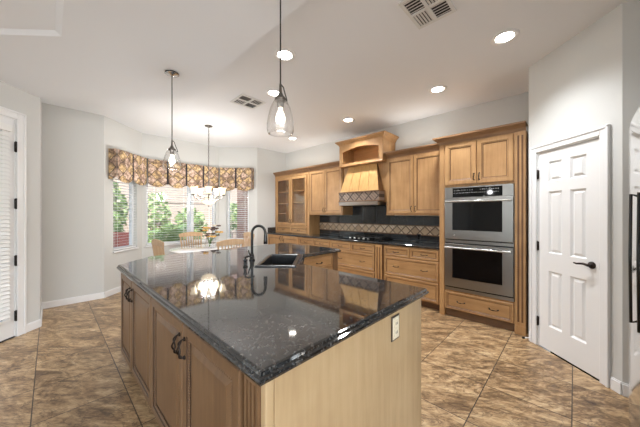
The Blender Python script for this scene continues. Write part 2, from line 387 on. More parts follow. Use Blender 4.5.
def wall(name, p0, p1, label, holes=(), ext=(0, 0), mname='wall', cat='wall', h=H+.1, th=.14):
    """interior lies left of p0->p1; holes = [(u0,u1,z0,z1)] along the wall"""
    a = Vector((*p0, 0)); b = Vector((*p1, 0)); L = (b-a).length; rz = math.atan2(b.y-a.y, b.x-a.x)
    mb = MB(); u = -ext[0]
    for (u0, u1, z0, z1) in sorted(holes):
        mb.box(u, u0, -th, 0, -.1, h, mname)
        if z0 > 0: mb.box(u0, u1, -th, 0, -.1, z0, mname)
        mb.box(u0, u1, -th, 0, z1, h, mname); u = u1
    mb.box(u, L+ext[1], -th, 0, -.1, h, mname)
    o = mb.build(name); o.location = (*p0, 0); o.rotation_euler = (0, 0, rz)
    return struct(o, label, cat)
e = .14
WZ0, WZ1 = .74, 2.12
wall('wall_kitchen', PLAN[0], PLAN[1], 'pale wall behind the cabinets and hood', ext=(.3, e))
wall('wall_nook_right', PLAN[1], PLAN[2], 'short pale wall between corner cabinets and bay', ext=(e, 0))
wall('wall_bay_right', PLAN[2], PLAN[3], 'right angled wall of the window bay', [(.2, .74, WZ0, WZ1)], ext=(0, .05))
wall('wall_bay_center', PLAN[3], PLAN[4], 'middle wall of the window bay under the valance', [(.07, 1.51, WZ0, WZ1)], ext=(.05, .05))
wall('wall_bay_left', PLAN[4], PLAN[5], 'left angled wall of the window bay', [(.15, .73, WZ0, WZ1)], ext=(.05, 0))
wall('wall_nook_left', PLAN[5], PLAN[6], 'plain pale wall left of the bay', ext=(0, e))
wall('wall_return', PLAN[6], PLAN[7], 'narrow wall return beside the exterior door', ext=(e, 0))
DL = .255   # door hinge side measured from the corner along this wall
wall('wall_door', PLAN[7], PLAN[8], 'wall holding the white door with blinds', [(DL, DL+.92, -.1, 2.45)], ext=(0, 0))
wall('wall_north_far', PLAN[8], PLAN[9], 'far side wall of the family room', ext=(0, e))
wall('wall_west', PLAN[9], PLAN[10], 'family room wall with big added windows', [(1.5, 6.1, .5, 2.7)], ext=(e, e))
wall('wall_south', PLAN[10], PLAN[11], 'family room end wall with big added windows', [(.8, 5.4, .5, 2.7)], ext=(e, e))
wall('wall_island_end', PLAN[11], PLAN[12], 'wall beside the refrigerator', ext=(e, 0))
wall('wall_fridge', PLAN[12], PLAN[13], 'wall behind the refrigerator', ext=(0, e))
wall('wall_fridge_side', PLAN[13], PLAN[14], 'wall strip between pantry and refrigerator', ext=(e, 0))
pl = (Vector(PLAN[15])-Vector(PLAN[14])).length
PD0, PD1 = .148, .148+.622     # pantry door opening from the corner near the fridge
wall('wall_pantry', PLAN[14], PLAN[15], 'angled white pantry wall', [(PD0, PD1, -.1, 2.03)], ext=(0, 0))
wall('wall_pantry_return', PLAN[15], PLAN[0], 'short return beside the oven cabinet', ext=(0, .3))

# baseboards
def baseboard(name, p0, p1, label, u0=0, u1=None):
    a = Vector(p0); b = Vector(p1); L = (b-a).length; rz = math.atan2(b.y-a.y, b.x-a.x)
    mb = MB(); mb.box(u0, L if u1 is None else u1, .001, .014, .001, .088, 'white'); mb.box(u0, L if u1 is None else u1, .001, .009, .088, .1, 'white')
    o = mb.build(name, bevel=.003); o.location = (*p0, 0); o.rotation_euler = (0, 0, rz)
    struct(o, label, 'baseboard')
baseboard('baseboard_nook', PLAN[5], PLAN[6], 'white baseboard under the plain nook wall')
baseboard('baseboard_bay_left', PLAN[4], PLAN[5], 'white baseboard under the left bay window')
baseboard('baseboard_bay_center', PLAN[3], PLAN[4], 'white baseboard under the middle bay window')
baseboard('baseboard_bay_right', PLAN[2], PLAN[3], 'white baseboard under the right bay window')
baseboard('baseboard_return', PLAN[6], PLAN[7], 'white baseboard on the narrow wall return')
baseboard('baseboard_door', PLAN[7], PLAN[8], 'white baseboard beside the exterior door', 0, DL-.09)
baseboard('baseboard_pantry', PLAN[14], PLAN[15], 'white baseboard right of the pantry door', 0, PD0-.075)
baseboard('baseboard_fridge', PLAN[13], PLAN[14], 'white baseboard between pantry and refrigerator')
baseboard('baseboard_pantry_hinge', PLAN[14], PLAN[15], 'white baseboard stub beside oven cabinet', PD1+.075, pl-.015)

# ------------------------------------------------------------------ windows in the bay
def window(name, p0, p1, hole, label, mull=None):
    a = Vector(p0); b = Vector(p1); rz = math.atan2(b.y-a.y, b.x-a.x); u0, u1, z0, z1 = hole
    t = thing(name, label, 'window', (*p0, 0), rz); t['kind'] = 'structure'
    f = MB(); w = .045
    f.box(u0, u0+w, -.12, -.06, z0, z1, 'white'); f.box(u1-w, u1, -.12, -.06, z0, z1, 'white')
    f.box(u0+w, u1-w, -.12, -.06, z0, z0+w, 'white'); f.box(u0+w, u1-w, -.12, -.06, z1-w, z1, 'white')
    if mull:
        f.box(mull-.03, mull+.03, -.12, -.06, z0+w, z1-w, 'white')
    f.build('window_frame', t, bevel=.004)
    g = MB(); g.box(u0+w, u1-w, -.094, -.088, z0+w, z1-w, 'glass'); g.build('pane', t)
    sl = MB(); sl.box(u0-.02, u1+.02, -.06, .03, z0-.03, z0, 'white'); sl.build('window_sill', t, bevel=.004)
    # horizontal blind, slats open
    bl = thing('window_blind', 'white horizontal slat blind in the '+label.split('window')[0].replace('white framed ', '')+'bay window', 'blind', (*p0, 0), rz, 'blinds in the bay windows')
    s = MB(); zz = z0+.05; q = math.radians(8)
    while zz < z1-.08:
        c, sn = .022*math.cos(q), .022*math.sin(q)
        y = -.03
        s.add([(u0+.01, y-c, zz-sn), (u1-.01, y-c, zz-sn), (u1-.01, y+c, zz+sn), (u0+.01, y+c, zz+sn), (u0+.01, y-c, zz-sn+.003), (u1-.01, y-c, zz-sn+.003), (u1-.01, y+c, zz+sn+.003), (u0+.01, y+c, zz+sn+.003)],
              [(0, 1, 2, 3), (7, 6, 5, 4), (0, 4, 5, 1), (2, 6, 7, 3), (1, 5, 6, 2), (0, 3, 7, 4)], 'blind')
        zz += .05
    s.build('slats', bl)
    hr = MB(); hr.box(u0+.005, u1-.005, -.056, -.004, z1-.06, z1-.002, 'blind'); hr.build('headrail', bl)
    br = MB(); br.box(u0+.01, u1-.01, -.05, -.01, z0+.008, z0+.03, 'blind'); br.build('bottom_rail', bl)
    cd = MB()
    for uu in ((u0+.1, u1-.1) if u1-u0 < 1 else (u0+.15, (u0+u1)/2, u1-.15)):
        cd.box(uu-.002, uu+.002, -.0535, -.0525, z0+.03, z1-.06, 'blind'); cd.box(uu-.002, uu+.002, -.0075, -.0065, z0+.03, z1-.06, 'blind')
    cd.build('ladder_cord', bl)
window('window_1', PLAN[4], PLAN[5], (.15, .73, WZ0, WZ1), 'left angled window of the bay, white framed')
window('window_2', PLAN[3], PLAN[4], (.07, 1.51, WZ0, WZ1), 'wide middle window of the bay, white framed', .6)
window('window_3', PLAN[2], PLAN[3], (.2, .74, WZ0, WZ1), 'right angled window of the bay, white framed')
for o, w in zip([o for o in C.objects if o.name.startswith('window_blind')], ('left angled', 'wide middle', 'right angled')):
    o['label'] = 'white horizontal slat blind in the %s bay window' % w

# big unseen family-room windows behind the camera, added to let daylight in
def bigwin(name, loc, rz, label):
    t = thing(name, label, 'window', loc, rz); t['kind'] = 'structure'
    f = MB()
    for i in range(4): x = i*4.6/3; f.box(max(0, x-.04), min(4.6, x+.04), -.1, -.04, .5, 2.7, 'white')
    f.box(0, 4.6, -.1, -.04, .5, .56, 'white'); f.box(0, 4.6, -.1, -.04, 2.64, 2.7, 'white')
    f.build('window_frame', t)
    g = MB(); g.box(.04, 4.56, -.075, -.07, .56, 2.64, 'glass'); g.build('pane', t)
bigwin('window_4', (-5.0, 1.685, 0), -PI/2, 'wide unseen family room window added on the west side')
bigwin('window_5', (-4.2, -4.0, 0), 0, 'wide unseen family room window added on the south side')

# ------------------------------------------------------------------ pantry door (faces north-west)
def casing(mb, u0, u1, z1, w=.07):
    for (a, b, c, d) in ((u0-w, u0, 0.001, z1+w), (u1, u1+w, 0.001, z1+w), (u0, u1, z1, z1+w)):
        mb.box(a, b, .001, .018, c, d, 'white')
    for (a, b, c, d) in ((u0-w, u0-w+.022, 0.001, z1+w), (u1+w-.022, u1+w, 0.001, z1+w), (u0-w, u1+w, z1+w-.022, z1+w)):
        mb.box(a, b, .018, .026, c, d, 'white')
pr = math.atan2(1, 1)
t = thing('door_1', 'white six-panel pantry door in the angled wall', 'door', (*PLAN[14], 0), pr); t['kind'] = 'structure'
mb = MB(); casing(mb, PD0, PD1, 2.03); mb.build('casing', t, bevel=.004)
mb = MB(); mb.box(PD0, PD0+.012, -.139, -.001, .001, 2.03, 'white'); mb.box(PD1-.012, PD1, -.139, -.001, .001, 2.03, 'white'); mb.box(PD0+.012, PD1-.012, -.139, -.001, 2.018, 2.03, 'white'); mb.build('jamb', t)
d0, d1 = PD0+.015, PD1-.015; z0, z1 = .012, 2.014
lf = MB(); yb, yf = -.045, -.006     # leaf, local y towards the room
lf.box(d0, d1, yb, yb+.012, z0, z1, 'white')
cols = [(d0+.11, d0+.255), (d1-.255, d1-.11)]; rows = [(z0+.24, z0+.80), (z0+.98, z0+1.60), (z0+1.70, z0+1.90)]
xs = [d0, cols[0][0], cols[0][1], cols[1][0], cols[1][1], d1]; zs = [z0, rows[0][0], rows[0][1], rows[1][0], rows[1][1], rows[2][0], rows[2][1], z1]
for i in (0, 2, 4): lf.box(xs[i], xs[i+1], yb+.012, yf, z0, z1, 'white')
for i in (1, 3):
    for j in (0, 2, 4, 6): lf.box(xs[i], xs[i+1], yb+.012, yf, zs[j], zs[j+1], 'white')
leaf = lf.build('door_leaf', t)
for (a, b) in cols:
    for (c, d) in rows:
        p = MB()
        p.rings(a, b, c, d, [(0, -.032, 'white'), (0, -.0065, 'white'), (.014, -.022, 'white'), (.02, -.022, 'white'), (.04, -.009, 'white')], 'white')
        p.build('door_panel', leaf)
hd = MB(); hx = d0+.062
hd.lathe([(.001, 0), (.03, 0), (.03, .008), (.022, .016), (.012, .018), (.012, .045), (.001, .045)], 'bronze', (hx, -.006, .95), 20, T=Matrix.Rotation(-PI/2, 3, 'X'))
hd.tube([(hx, .036, .95), (hx+.03, .042, .957), (hx+.06, .042, .953), (hx+.09, .04, .947), (hx+.115, .04, .952)], [.011, .01, .009, .008, .006], 'bronze')
hd.build('lever_handle', leaf); tag(bpy.data.objects['lever_handle'], 'dark bronze lever handle', None)
for zz in (.26, 1.05, 1.80):
    hg = MB(); hg.box(d1-.002, d1+.012, -.004, .002, zz-.045, zz+.045, 'bronze'); hg.lathe([(.001, -.05), (.006, -.05), (.006, .05), (.001, .05)], 'bronze', (d1+.006, .006, zz), 10); hg.build('hinge', t)
# latch plate
lp = MB(); lp.box(d0-.003, d0+.004, -.008, -.004, .92, .98, 'steel'); lp.build('latch_plate', leaf)
ds = MB(); ds.tube([(0, .015, .04), (0, .08, .04)], .006, 'white'); ds.lathe([(.001, 0), (.011, 0), (.011, .02), (.001, .02)], 'black', (0, .08, .04), 12, T=Matrix.Rotation(-PI/2, 3, 'X'))
o = ds.build('door_stop'); o.location = Vector((*PLAN[14], 0))+Vector((math.cos(pr), math.sin(pr), 0))*(pl-.04)+Vector((0, 0, .0)); o.rotation_euler = (0, 0, pr)
tag(o, 'little black-tipped door stop at the foot of the pantry casing', 'door stop')

# exterior door at far left with blind
v = Vector((PLAN[8][0]-PLAN[7][0], PLAN[8][1]-PLAN[7][1])); dr = math.atan2(v.y, v.x)
t = thing('door_2', 'white glazed exterior door at left edge of the kitchen', 'door', (*PLAN[7], 0), dr); t['kind'] = 'structure'
mb = MB(); casing(mb, DL, DL+.92, 2.45, .085); mb.build('casing', t, bevel=.004)
mb = MB(); a, b = DL+.012, DL+.908
mb.box(a, a+.11, -.05, -.008, .015, 2.44, 'white'); mb.box(b-.11, b, -.05, -.008, .015, 2.44, 'white'); mb.box(a+.11, b-.11, -.05, -.008, .015, .22, 'white'); mb.box(a+.11, b-.11, -.05, -.008, 2.3, 2.44, 'white'); lf2 = mb.build('door_leaf', t)
mb = MB(); mb.box(a+.11, b-.11, -.036, -.03, .22, 2.3, 'glass'); mb.build('pane', lf2)
mb = MB(); mb.box(DL, DL+.012, -.139, -.001, .001, 2.45, 'white'); mb.box(DL+.908, DL+.92, -.139, -.001, .001, 2.45, 'white'); mb.box(DL+.012, DL+.908, -.139, -.001, 2.44, 2.45, 'white'); mb.build('jamb', t)
mb = MB(); mb.box(DL, DL+.92, -.1, -.001, .001, .014, 'ventdark'); mb.build('threshold', t)
for zz in (.24, .86, 1.50, 2.14):
    hg = MB(); hg.box(DL+.002, DL+.014, -.006, .002, zz-.055, zz+.055, 'bronze'); hg.lathe([(.001, -.06), (.008, -.06), (.008, .06), (.001, .06)], 'bronze', (DL+.008, .008, zz), 10); hg.build('hinge', t)
bl = thing('door_blind', 'white horizontal blind hung over the glazed door at far left', 'blind', (*PLAN[7], 0), dr)
s = MB(); zz = .27
while zz < 2.28:
    s.hull8([(a+.07, .006, zz+.02), (b-.07, .006, zz+.02), (b-.07, .03, zz-.02), (a+.07, .03, zz-.02)], [(a+.07, .007, zz+.024), (b-.07, .007, zz+.024), (b-.07, .031, zz-.016), (a+.07, .031, zz-.016)], 'blind'); zz += .043
s.build('slats', bl)
mb = MB(); mb.box(a+.06, b-.06, -.006, .04, 2.29, 2.36, 'blind'); mb.build('headrail', bl)
mb = MB(); mb.box(a+.07, b-.07, .004, .032, .21, .235, 'blind'); mb.build('bottom_rail', bl)

# ------------------------------------------------------------------ cabinet kit
def door_rings(fw=.055, w='maple', g='glaze', y=-.02, raised=True):
    r = [(0, 0, w), (0, y+.004, w), (.004, y, w), (fw-.012, y, g), (fw-.008, y+.004, w), (fw, y+.004, g), (fw+.007, y+.011, g)]
    r += [(fw+.012, y+.011, w), (fw+.035, y+.004, w)] if raised else [(fw+.009, y+.011, w)]
    return r
def front(name, parent, x0, x1, z0, z1, fw=.055, w='maple', raised=False):
    mb = MB(); mb.rings(x0, x1, z0, z1, door_rings(fw, w, raised=raised), w); return mb.build(name, parent)
def pull_h(parent, x, z, y=-.02, L=.09):
    mb = MB(); pts = []
    for i in range(9):
        a = PI*i/8; pts.append((x-L/2*math.cos(a), y-.004-.024*math.sin(a)**.6, z-.006*math.sin(a)))
    mb.tube(pts, [.0055, .0045, .0035, .004, .006, .004, .0035, .0045, .0055], 'bronze')
    for sx in (-1, 1): mb.lathe([(.001, 0), (.009, 0), (.007, .006), (.001, .007)], 'bronze', (x+sx*L/2, y, z), 12, T=Matrix.Rotation(PI/2, 3, 'X'))
    return mb.build('pull', parent)
def pull_v(parent, x, z, y=-.02, L=.09):
    mb = MB(); pts = []
    for i in range(9):
        a = PI*i/8; pts.append((x, y-.004-.026*math.sin(a)**.6, z-L/2*math.cos(a)))
    mb.tube(pts, [.0055, .0045, .004, .0045, .007, .0045, .004, .0045, .0055], 'bronze')
    for sx in (-1, 1): mb.lathe([(.001, 0), (.009, 0), (.007, .006), (.001, .007)], 'bronze', (x, y, z+sx*L/2), 12, T=Matrix.Rotation(PI/2, 3, 'X'))
    return mb.build('pull', parent)
CROWN = [(0, 0), (.006, .0), (.008, .012), (.016, .02), (.018, .03), (.03, .045), (.05, .06), (.056, .07), (.07, .078), (.072, .098), (0, .1)]
def crown(parent, x0, x1, D, z, left=True, right=True, scale=1, m='crown', name='crown_molding'):
    mb = MB(); rows = []
    for o, h in CROWN:
        o *= scale; h *= scale; r = []
        if left: r += [(x0-o, D, z+h), (x0-o, -o, z+h)]
        else: r += [(x0, -o, z+h)]
        if right: r += [(x1+o, -o, z+h), (x1+o, D, z+h)]
        else: r += [(x1, -o, z+h)]
        rows.append(r)
    n = len(rows[0]); vs = [p for r in rows for p in r]
    fs = [(i*n+j, i*n+j+1, (i+1)*n+j+1, (i+1)*n+j) for i in range(len(rows)-1) for j in range(n-1)]
    mb.add(vs, fs, m)
    top = rows[-2]; xs0, xs1 = top[0][0], top[-1][0]
    mb.add([(xs0, -CROWN[-2][0]*scale, z+CROWN[-2][1]*scale), (xs1, -CROWN[-2][0]*scale, z+CROWN[-2][1]*scale), (xs1, D, z+CROWN[-2][1]*scale), (xs0, D, z+CROWN[-2][1]*scale)], [(0, 1, 2, 3)], m)
    return mb.build(name, parent)
def flutes(mb, x0, x1, z0, z1, y, m='maple', n=3, d=.006):
    """fluted strip: raised and recessed vertical bands"""
    w = (x1-x0); mb.box(x0, x1, y, y+.02, z0, z1, 'glaze')
    k = 2*n+1; s = w/k
    mb.box(x0, x1, y-d, y, z0, z0+.04, m); mb.box(x0, x1, y-d, y, z1-.04, z1, m)
    for i in range(0, k, 2):
        mb.box(x0+i*s-.0*s, x0+(i+1)*s, y-d, y, z0+.04, z1-.04, m)

XF = 3.83       # base cabinet fronts
CH = .876       # carcass top
def base_unit(Yl, Yr, label, name='base_cabinet'):
    w = Yl-Yr; t = thing(name, label, 'cabinet', (XF, Yl, 0), WEST, 'base cabinets along the back wall')
    mb = MB(); mb.box(.001, w-.001, 0, .568, .1, CH-.002, 'maple'); mb.build('body', t)
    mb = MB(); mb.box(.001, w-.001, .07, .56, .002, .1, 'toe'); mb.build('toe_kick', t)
    return t, w
def drawer(t, x0, x1, z0, z1, pulls, fw=.035):
    d = front('drawer', t, x0, x1, z0, z1, fw, 'maple_h')
    for px in pulls: pull_h(d, px, (z0+z1)/2)
    return d
# right bank between pilaster and oven tower
t, w = base_unit(2.25, 1.352, 'maple drawer base between fluted pilaster and oven tower, two small drawers over two wide ones')
drawer(t, .02, w/2-.006, .71, .855, [w*.25]); drawer(t, w/2+.006, w-.02, .71, .855, [w*.75])
drawer(t, .02, w-.02, .41, .695, [w*.25, w*.75]); drawer(t, .02, w-.02, .115, .395, [w*.25, w*.75])
# cooktop bank with fluted pilaster
t, w = base_unit(3.42, 2.25, 'maple cooktop base with fluted pilaster at its right end')
pw = .165; x1 = w-pw
drawer(t, .015, x1/2-.006, .71, .855, [x1*.25]); drawer(t, x1/2+.006, x1-.01, .71, .855, [x1*.75])
drawer(t, .015, x1-.01, .41, .695, [x1*.25, x1*.75]); drawer(t, .015, x1-.01, .115, .395, [x1*.25, x1*.75])
mb = MB(); flutes(mb, x1+.02, w-.02, .02, CH-.004, -.028, n=2); mb.box(x1, w-.002, -.008, .02, .01, CH-.004, 'glaze'); mb.build('pilaster', t)
# unit left of cooktop
t, w = base_unit(4.36, 3.42, 'maple base cabinet left of the cooktop with two drawers over doors')
drawer(t, .02, w/2-.006, .71, .855, [w*.25]); drawer(t, w/2+.006, w-.02, .71, .855, [w*.75])
for a, b, px in ((.02, w/2-.006, w/2-.045), (w/2+.006, w-.02, w/2+.045)): pull_v(front('door', t, a, b, .115, .695), px, .62)
# corner unit under glass hutch
t, w = base_unit(5.545, 4.36, 'maple corner base cabinet below the glass-door hutch')
for a, b, px in ((.03, w/2-.006, w/2-.045), (w/2+.006, w-.02, w/2+.045)): pull_v(front('door', t, a, b, .115, .855), px, .80)

# worktop along the back wall
t = thing('back_worktop', 'long black granite worktop along the back wall cabinets', 'worktop', (XF, 5.545, CH), WEST)
w = 5.545-1.352
mb = MB(); mb.box(0, w, -.03, .566, .002, .038, 'granite'); mb.build('slab', t, bevel=.008, seg=3)
mb = MB(); mb.box(.002, .02, -.01, .224, .0, .122, 'granite'); o = mb.build('side_splash'); o.location = (XF, 5.545, CH+.039); o.rotation_euler = (0, 0, WEST); tag(o, 'short black granite side splash against the nook wall left of the hutch', 'splash')

# backsplash: black tiles, stone border, black tiles
t = thing('backsplash', 'black tile backsplash with diagonal stone border behind the cooktop', 'backsplash', (4.396, 4.262, .917), WEST); t['kind'] = 'structure'
w = 4.262-1.352
mb = MB(); mb.box(0, w, -.012, .002, 0, .1, 'blacktile'); mb.build('lower_tile', t)
mb = MB(); mb.box(0, w, -.018, .002, .1, .115, 'glaze'); mb.box(0, w, -.018, .002, .255, .27, 'glaze'); mb.box(0, w, -.014, .002, .115, .255, 'mosaic'); mb.build('stone_border', t)
mb = MB(); mb.box(0, w, -.012, .002, .27, .43, 'blacktile'); mb.box(.94, 1.9, -.012, .002, .43, .67, 'blacktile'); mb.build('upper_tile', t)
ol = MB(); ol.box(-.035, .035, -.006, 0, -.057, .057, 'black')
for dz in (-.022, .022): ol.box(-.018, .018, -.009, -.006, dz-.016, dz+.016, 'display')
o = ol.build('wall_outlet'); o.location = (4.383, 1.90, .985); o.rotation_euler = (0, 0, WEST); tag(o, 'black socket plate low on the black backsplash near the oven tower', 'outlet')

# ------------------------------------------------------------------ wall cabinets
XU = 4.06; UB, UT = 1.36, 2.34
def upper(Yl, Yr, label, left=False, right=False):
    w = Yl-Yr; t = thing('wall_cabinet', label, 'cabinet', (XU, Yl, 0), WEST, 'wall cabinets either side of the hood')
    mb = MB(); mb.box(.001, w-.001, 0, .337, UB, UT, 'maple'); mb.box(.001, w-.001, -.004, .0, UB, UB+.02, 'maple'); mb.build('body', t)
    crown(t, .001, w-.001, .337, UT-.005, left, right)
    for a, b, px in ((.02, w/2-.004, w/2-.032), (w/2+.004, w-.02, w/2+.032)):
        pull_v(front('door', t, a, b, UB+.03, UT-.03, .055), px, UB+.105, L=.08)
    return t
upper(4.262, 3.305, 'maple two-door wall cabinet between glass hutch and hood')
upper(2.335, 1.352, 'maple two-door wall cabinet between hood and oven tower')

# glass-door hutch standing on the worktop
HB = .916
t = thing('hutch', 'maple hutch with two glass doors standing on the worktop in the corner', 'cabinet', (XU, 5.545, 0), WEST)
w = 5.545-4.268
mb = MB()
mb.box(0, .02, 0, .335, HB, UT, 'maple'); mb.box(w-.02, w, 0, .335, HB, UT, 'maple'); mb.box(.02, w-.02, .32, .335, HB, UT, 'inside')
mb.box(.02, w-.02, 0, .32, UT-.04, UT, 'maple'); mb.box(.02, w-.02, 0, .32, HB, HB+.02, 'maple'); mb.box(.02, w-.02, 0, .32, 1.085, 1.105, 'inside')
mb.box(0, .07, -.004, .02, HB, UT, 'maple'); mb.box(w-.07, w, -.004, .02, HB, UT, 'maple'); mb.box(w/2-.02, w/2+.02, 0, .02, HB, UT, 'maple')
mb.box(.07, w-.07, -.004, .0, UT-.06, UT, 'maple'); mb.box(.07, w-.07, -.002, .02, HB+.165, HB+.19, 'maple')
mb.box(.07, w-.07, .02, .025, HB+.02, 1.085, 'inside')
mb.build('body', t)
for z in (1.38, 1.64, 1.92, 2.12):
    mb = MB(); mb.box(.021, w/2-.002 if z != 2.12 else w-.021, .03, .318, z, z+.018, 'inside')
    if z != 2.12: mb.box(w/2+.002, w-.021, .03, .318, z, z+.018, 'inside')
    if z != 2.12: mb.build('shelf', t)
for a, b in ((.075, w/2-.004), (w/2+.004, w-.075)):
    pull_h(drawer(t, a, b, HB+.015, HB+.155, []), (a+b)/2, HB+.085, L=.075)
for a, b, px in ((.075, w/2-.004, w/2-.034), (w/2+.004, w-.075, w/2+.034)):
    za, zb = 1.112, UT-.07; f = .06
    mb = MB(); y0, y1 = -.022, -.002
    mb.box(a, a+f, y0, y1, za, zb, 'maple'); mb.box(b-f, b, y0, y1, za, zb, 'maple'); mb.box(a+f, b-f, y0, y1, za, za+f, 'maple'); mb.box(a+f, b-f, y0, y1, zb-f, zb, 'maple')
    for q in ((a+f, a+f+.008, za+f, zb-f), (b-f-.008, b-f, za+f, zb-f), (a+f+.008, b-f-.008, za+f, za+f+.008), (a+f+.008, b-f-.008, zb-f-.008, zb-f)): mb.box(q[0], q[1], y0+.006, y1, q[2], q[3], 'glaze')
    dd = mb.build('glass_door', t)
    mb = MB(); mb.box(a+f+.008, b-f-.008, -.011, -.007, za+f+.008, zb-f-.008, 'cabglass'); mb.build('pane', dd)
    pull_v(dd, px, za+.09, y=-.022, L=.08)
crown(t, 0, w, .335, UT-.005, False, False)

def strip(name, y0, y1, label):
    t = thing(name, label, 'light', (4.2, (y0+y1)/2, UT+.096), 0, 'light strips on top of the wall cabinets')
    mb = MB(); mb.box(-.02, .02, -(y1-y0)/2, (y1-y0)/2, 0, .018, 'stripm'); mb.build('diffuser', t)
    d = bpy.data.lights.new('strip_lamp', 'AREA'); d.shape = 'RECTANGLE'; d.size = .04; d.size_y = y1-y0; d.energy = 1.0; d.color = (1, .96, .9)
    l = bpy.data.objects.new('strip_lamp', d); C.objects.link(l); l.parent = t; l.location = (0, 0, .03); l.rotation_euler = (PI, math.radians(-28), 0)
strip('light_strip', 1.45, 2.25, 'light strip on top of the wall cabinet right of the hood')
strip('light_strip', 3.4, 5.4, 'light strip on top of the hutch and left wall cabinet')

# ------------------------------------------------------------------ range hood and display niche
HL, HR = 3.297, 2.343; w = HL-HR
t = thing('range_hood', 'flared maple plank range hood with carved stone band above the cooktop', 'range hood', (3.92, HL, 0), WEST)
mb = MB(); mb.box(0, w, .16, .47, 1.60, 2.285, 'maple')
mb.build('back_panel', t)
mb = MB(); tx0, tx1, bx0, bx1 = .15, w-.17, .045, w-.055; k = 4; ty, by = .12, -.012
for i in range(k):
    def L(a, b, q): return a+(b-a)*q
    q0, q1 = i/k, (i+1)/k; g = .0035
    b0, b1, c0, c1 = L(bx0, bx1, q0)+g, L(bx0, bx1, q1)-g, L(tx0, tx1, q0)+g, L(tx0, tx1, q1)-g
    mb.hull8([(b0, by, 1.79), (b1, by, 1.79), (b1, .16, 1.79), (b0, .16, 1.79)], [(c0, ty, 2.283), (c1, ty, 2.283), (c1, .16, 2.283), (c0, .16, 2.283)], 'maple_hood')
mb.hull8([(bx0+.002, by+.006, 1.79), (bx1-.002, by+.006, 1.79), (bx1-.002, .16, 1.79), (bx0+.002, .16, 1.79)], [(tx0+.002, ty+.006, 2.28), (tx1-.002, ty+.006, 2.28), (tx1-.002, .16, 2.28), (tx0+.002, .16, 2.28)], 'glaze')
mb.build('canopy', t)
mb = MB(); mb.box(.03, w-.04, -.02, .158, 1.625, 1.775, 'mosaic_dark'); mb.build('stone_band', t)
mb = MB(); mb.box(.02, w-.03, -.032, .16, 1.775, 1.795, 'glaze'); mb.box(.02, w-.03, -.03, .16, 1.605, 1.625, 'glaze'); mb.build('band_molding', t, bevel=.004)
mb = MB()
mb.hull8([(.04, -.03, 1.54), (w-.06, -.03, 1.54), (w-.06, .45, 1.54), (.04, .45, 1.54)], [(.04, -.045, 1.603), (w-.06, -.045, 1.603), (w-.06, .45, 1.603), (.04, .45, 1.603)], 'steel_b')
mb.box(.1, w-.11, .06, .4, 1.535, 1.539, 'ventdark'); mb.build('vent_insert', t)
# niche
t = thing('display_niche', 'open maple display box with arched opening and crown above the hood', 'cabinet', (3.965, HL, 0), WEST)
z0, z1 = 2.29, 2.70; D = .43
mb = MB()
mb.box(0, .02, 0, D, z0, z1, 'maple'); mb.box(w-.02, w, 0, D, z0, z1, 'maple'); mb.box(.02, w-.02, D-.02, D, z0, z1, 'inside'); mb.box(.02, w-.02, 0, D-.02, z0, z0+.03, 'inside'); mb.box(.02, w-.02, 0, D-.02, z1-.02, z1, 'inside')
mb.build('body', t)
# face frame with arched top
mb = MB(); fx0, fx1 = .075, w-.075; zb, zs, zt = z0+.055, z1-.135, z1-.075; y0, y1 = -.02, -.001
mb.box(0, fx0, y0, y1, z0, z1, 'maple'); mb.box(fx1, w, y0, y1, z0, z1, 'maple'); mb.box(fx0, fx1, y0, y1, z0, zb, 'maple')
n = 14
for i in range(n):
    a0, a1 = i/n, (i+1)/n; xa, xb = fx0+(fx1-fx0)*a0, fx0+(fx1-fx0)*a1
    za_, zb_ = zs+(zt-zs)*math.sin(PI*a0), zs+(zt-zs)*math.sin(PI*a1)
    mb.hull8([(xa, y0, za_), (xb, y0, zb_), (xb, y1, zb_), (xa, y1, za_)], [(xa, y0, z1), (xb, y0, z1), (xb, y1, z1), (xa, y1, z1)], 'maple')
mb.build('face_frame', t)
mb = MB(); mb.box(-.005, w+.003, -.035, .02, z0-.004, z0+.022, 'maple'); mb.build('bottom_molding', t, bevel=.006)
crown(t, 0, w, D, z1-.02, True, True, m='maple')

# ------------------------------------------------------------------ oven tower
XT = 3.78; TL, TR = 1.347, .392; w = TL-TR; D = 4.396-XT
t = thing('oven_tower', 'tall maple cabinet with fluted posts holding the double oven', 'cabinet', (XT, TL, 0), WEST)
ox0, ox1 = .078, .078+.765
mb = MB()
mb.box(0, ox0-.004, 0, D, .002, UT, 'maple'); mb.box(ox1+.004, w, 0, D, .002, UT, 'maple'); mb.box(ox0-.004, ox1+.004, 0, D, 1.745, UT, 'maple'); mb.box(ox0-.004, ox1+.004, 0, D, .1, .352, 'maple'); mb.box(ox0-.004, ox1+.004, D-.02, D, .352, 1.745, 'inside')
mb.build('body', t)
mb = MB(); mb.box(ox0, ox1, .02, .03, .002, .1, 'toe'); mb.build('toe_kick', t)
mb = MB(); mb.box(.006, ox0-.012, -.012, 0, .002, UT-.01, 'maple'); mb.build('post', t, bevel=.003)
mb = MB(); flutes(mb, ox1+.015, w-.004, .1, UT-.01, -.022, n=2); mb.box(ox1+.012, w-.002, -.034, -.002, .002, .1, 'maple'); mb.build('fluted_post', t)
for a, b, px in ((ox0+.005, (ox0+ox1)/2-.004, (ox0+ox1)/2-.03), ((ox0+ox1)/2+.004, ox1-.005, (ox0+ox1)/2+.03)):
    pull_v(front('door', t, a, b, 1.775, UT-.02, .06), px, 1.86, L=.08)
drawer(t, ox0+.003, ox1-.003, .108, .335, [ox0+.2, ox1-.2], .03)
crown(t, 0, w, .2, UT-.005, True, False)

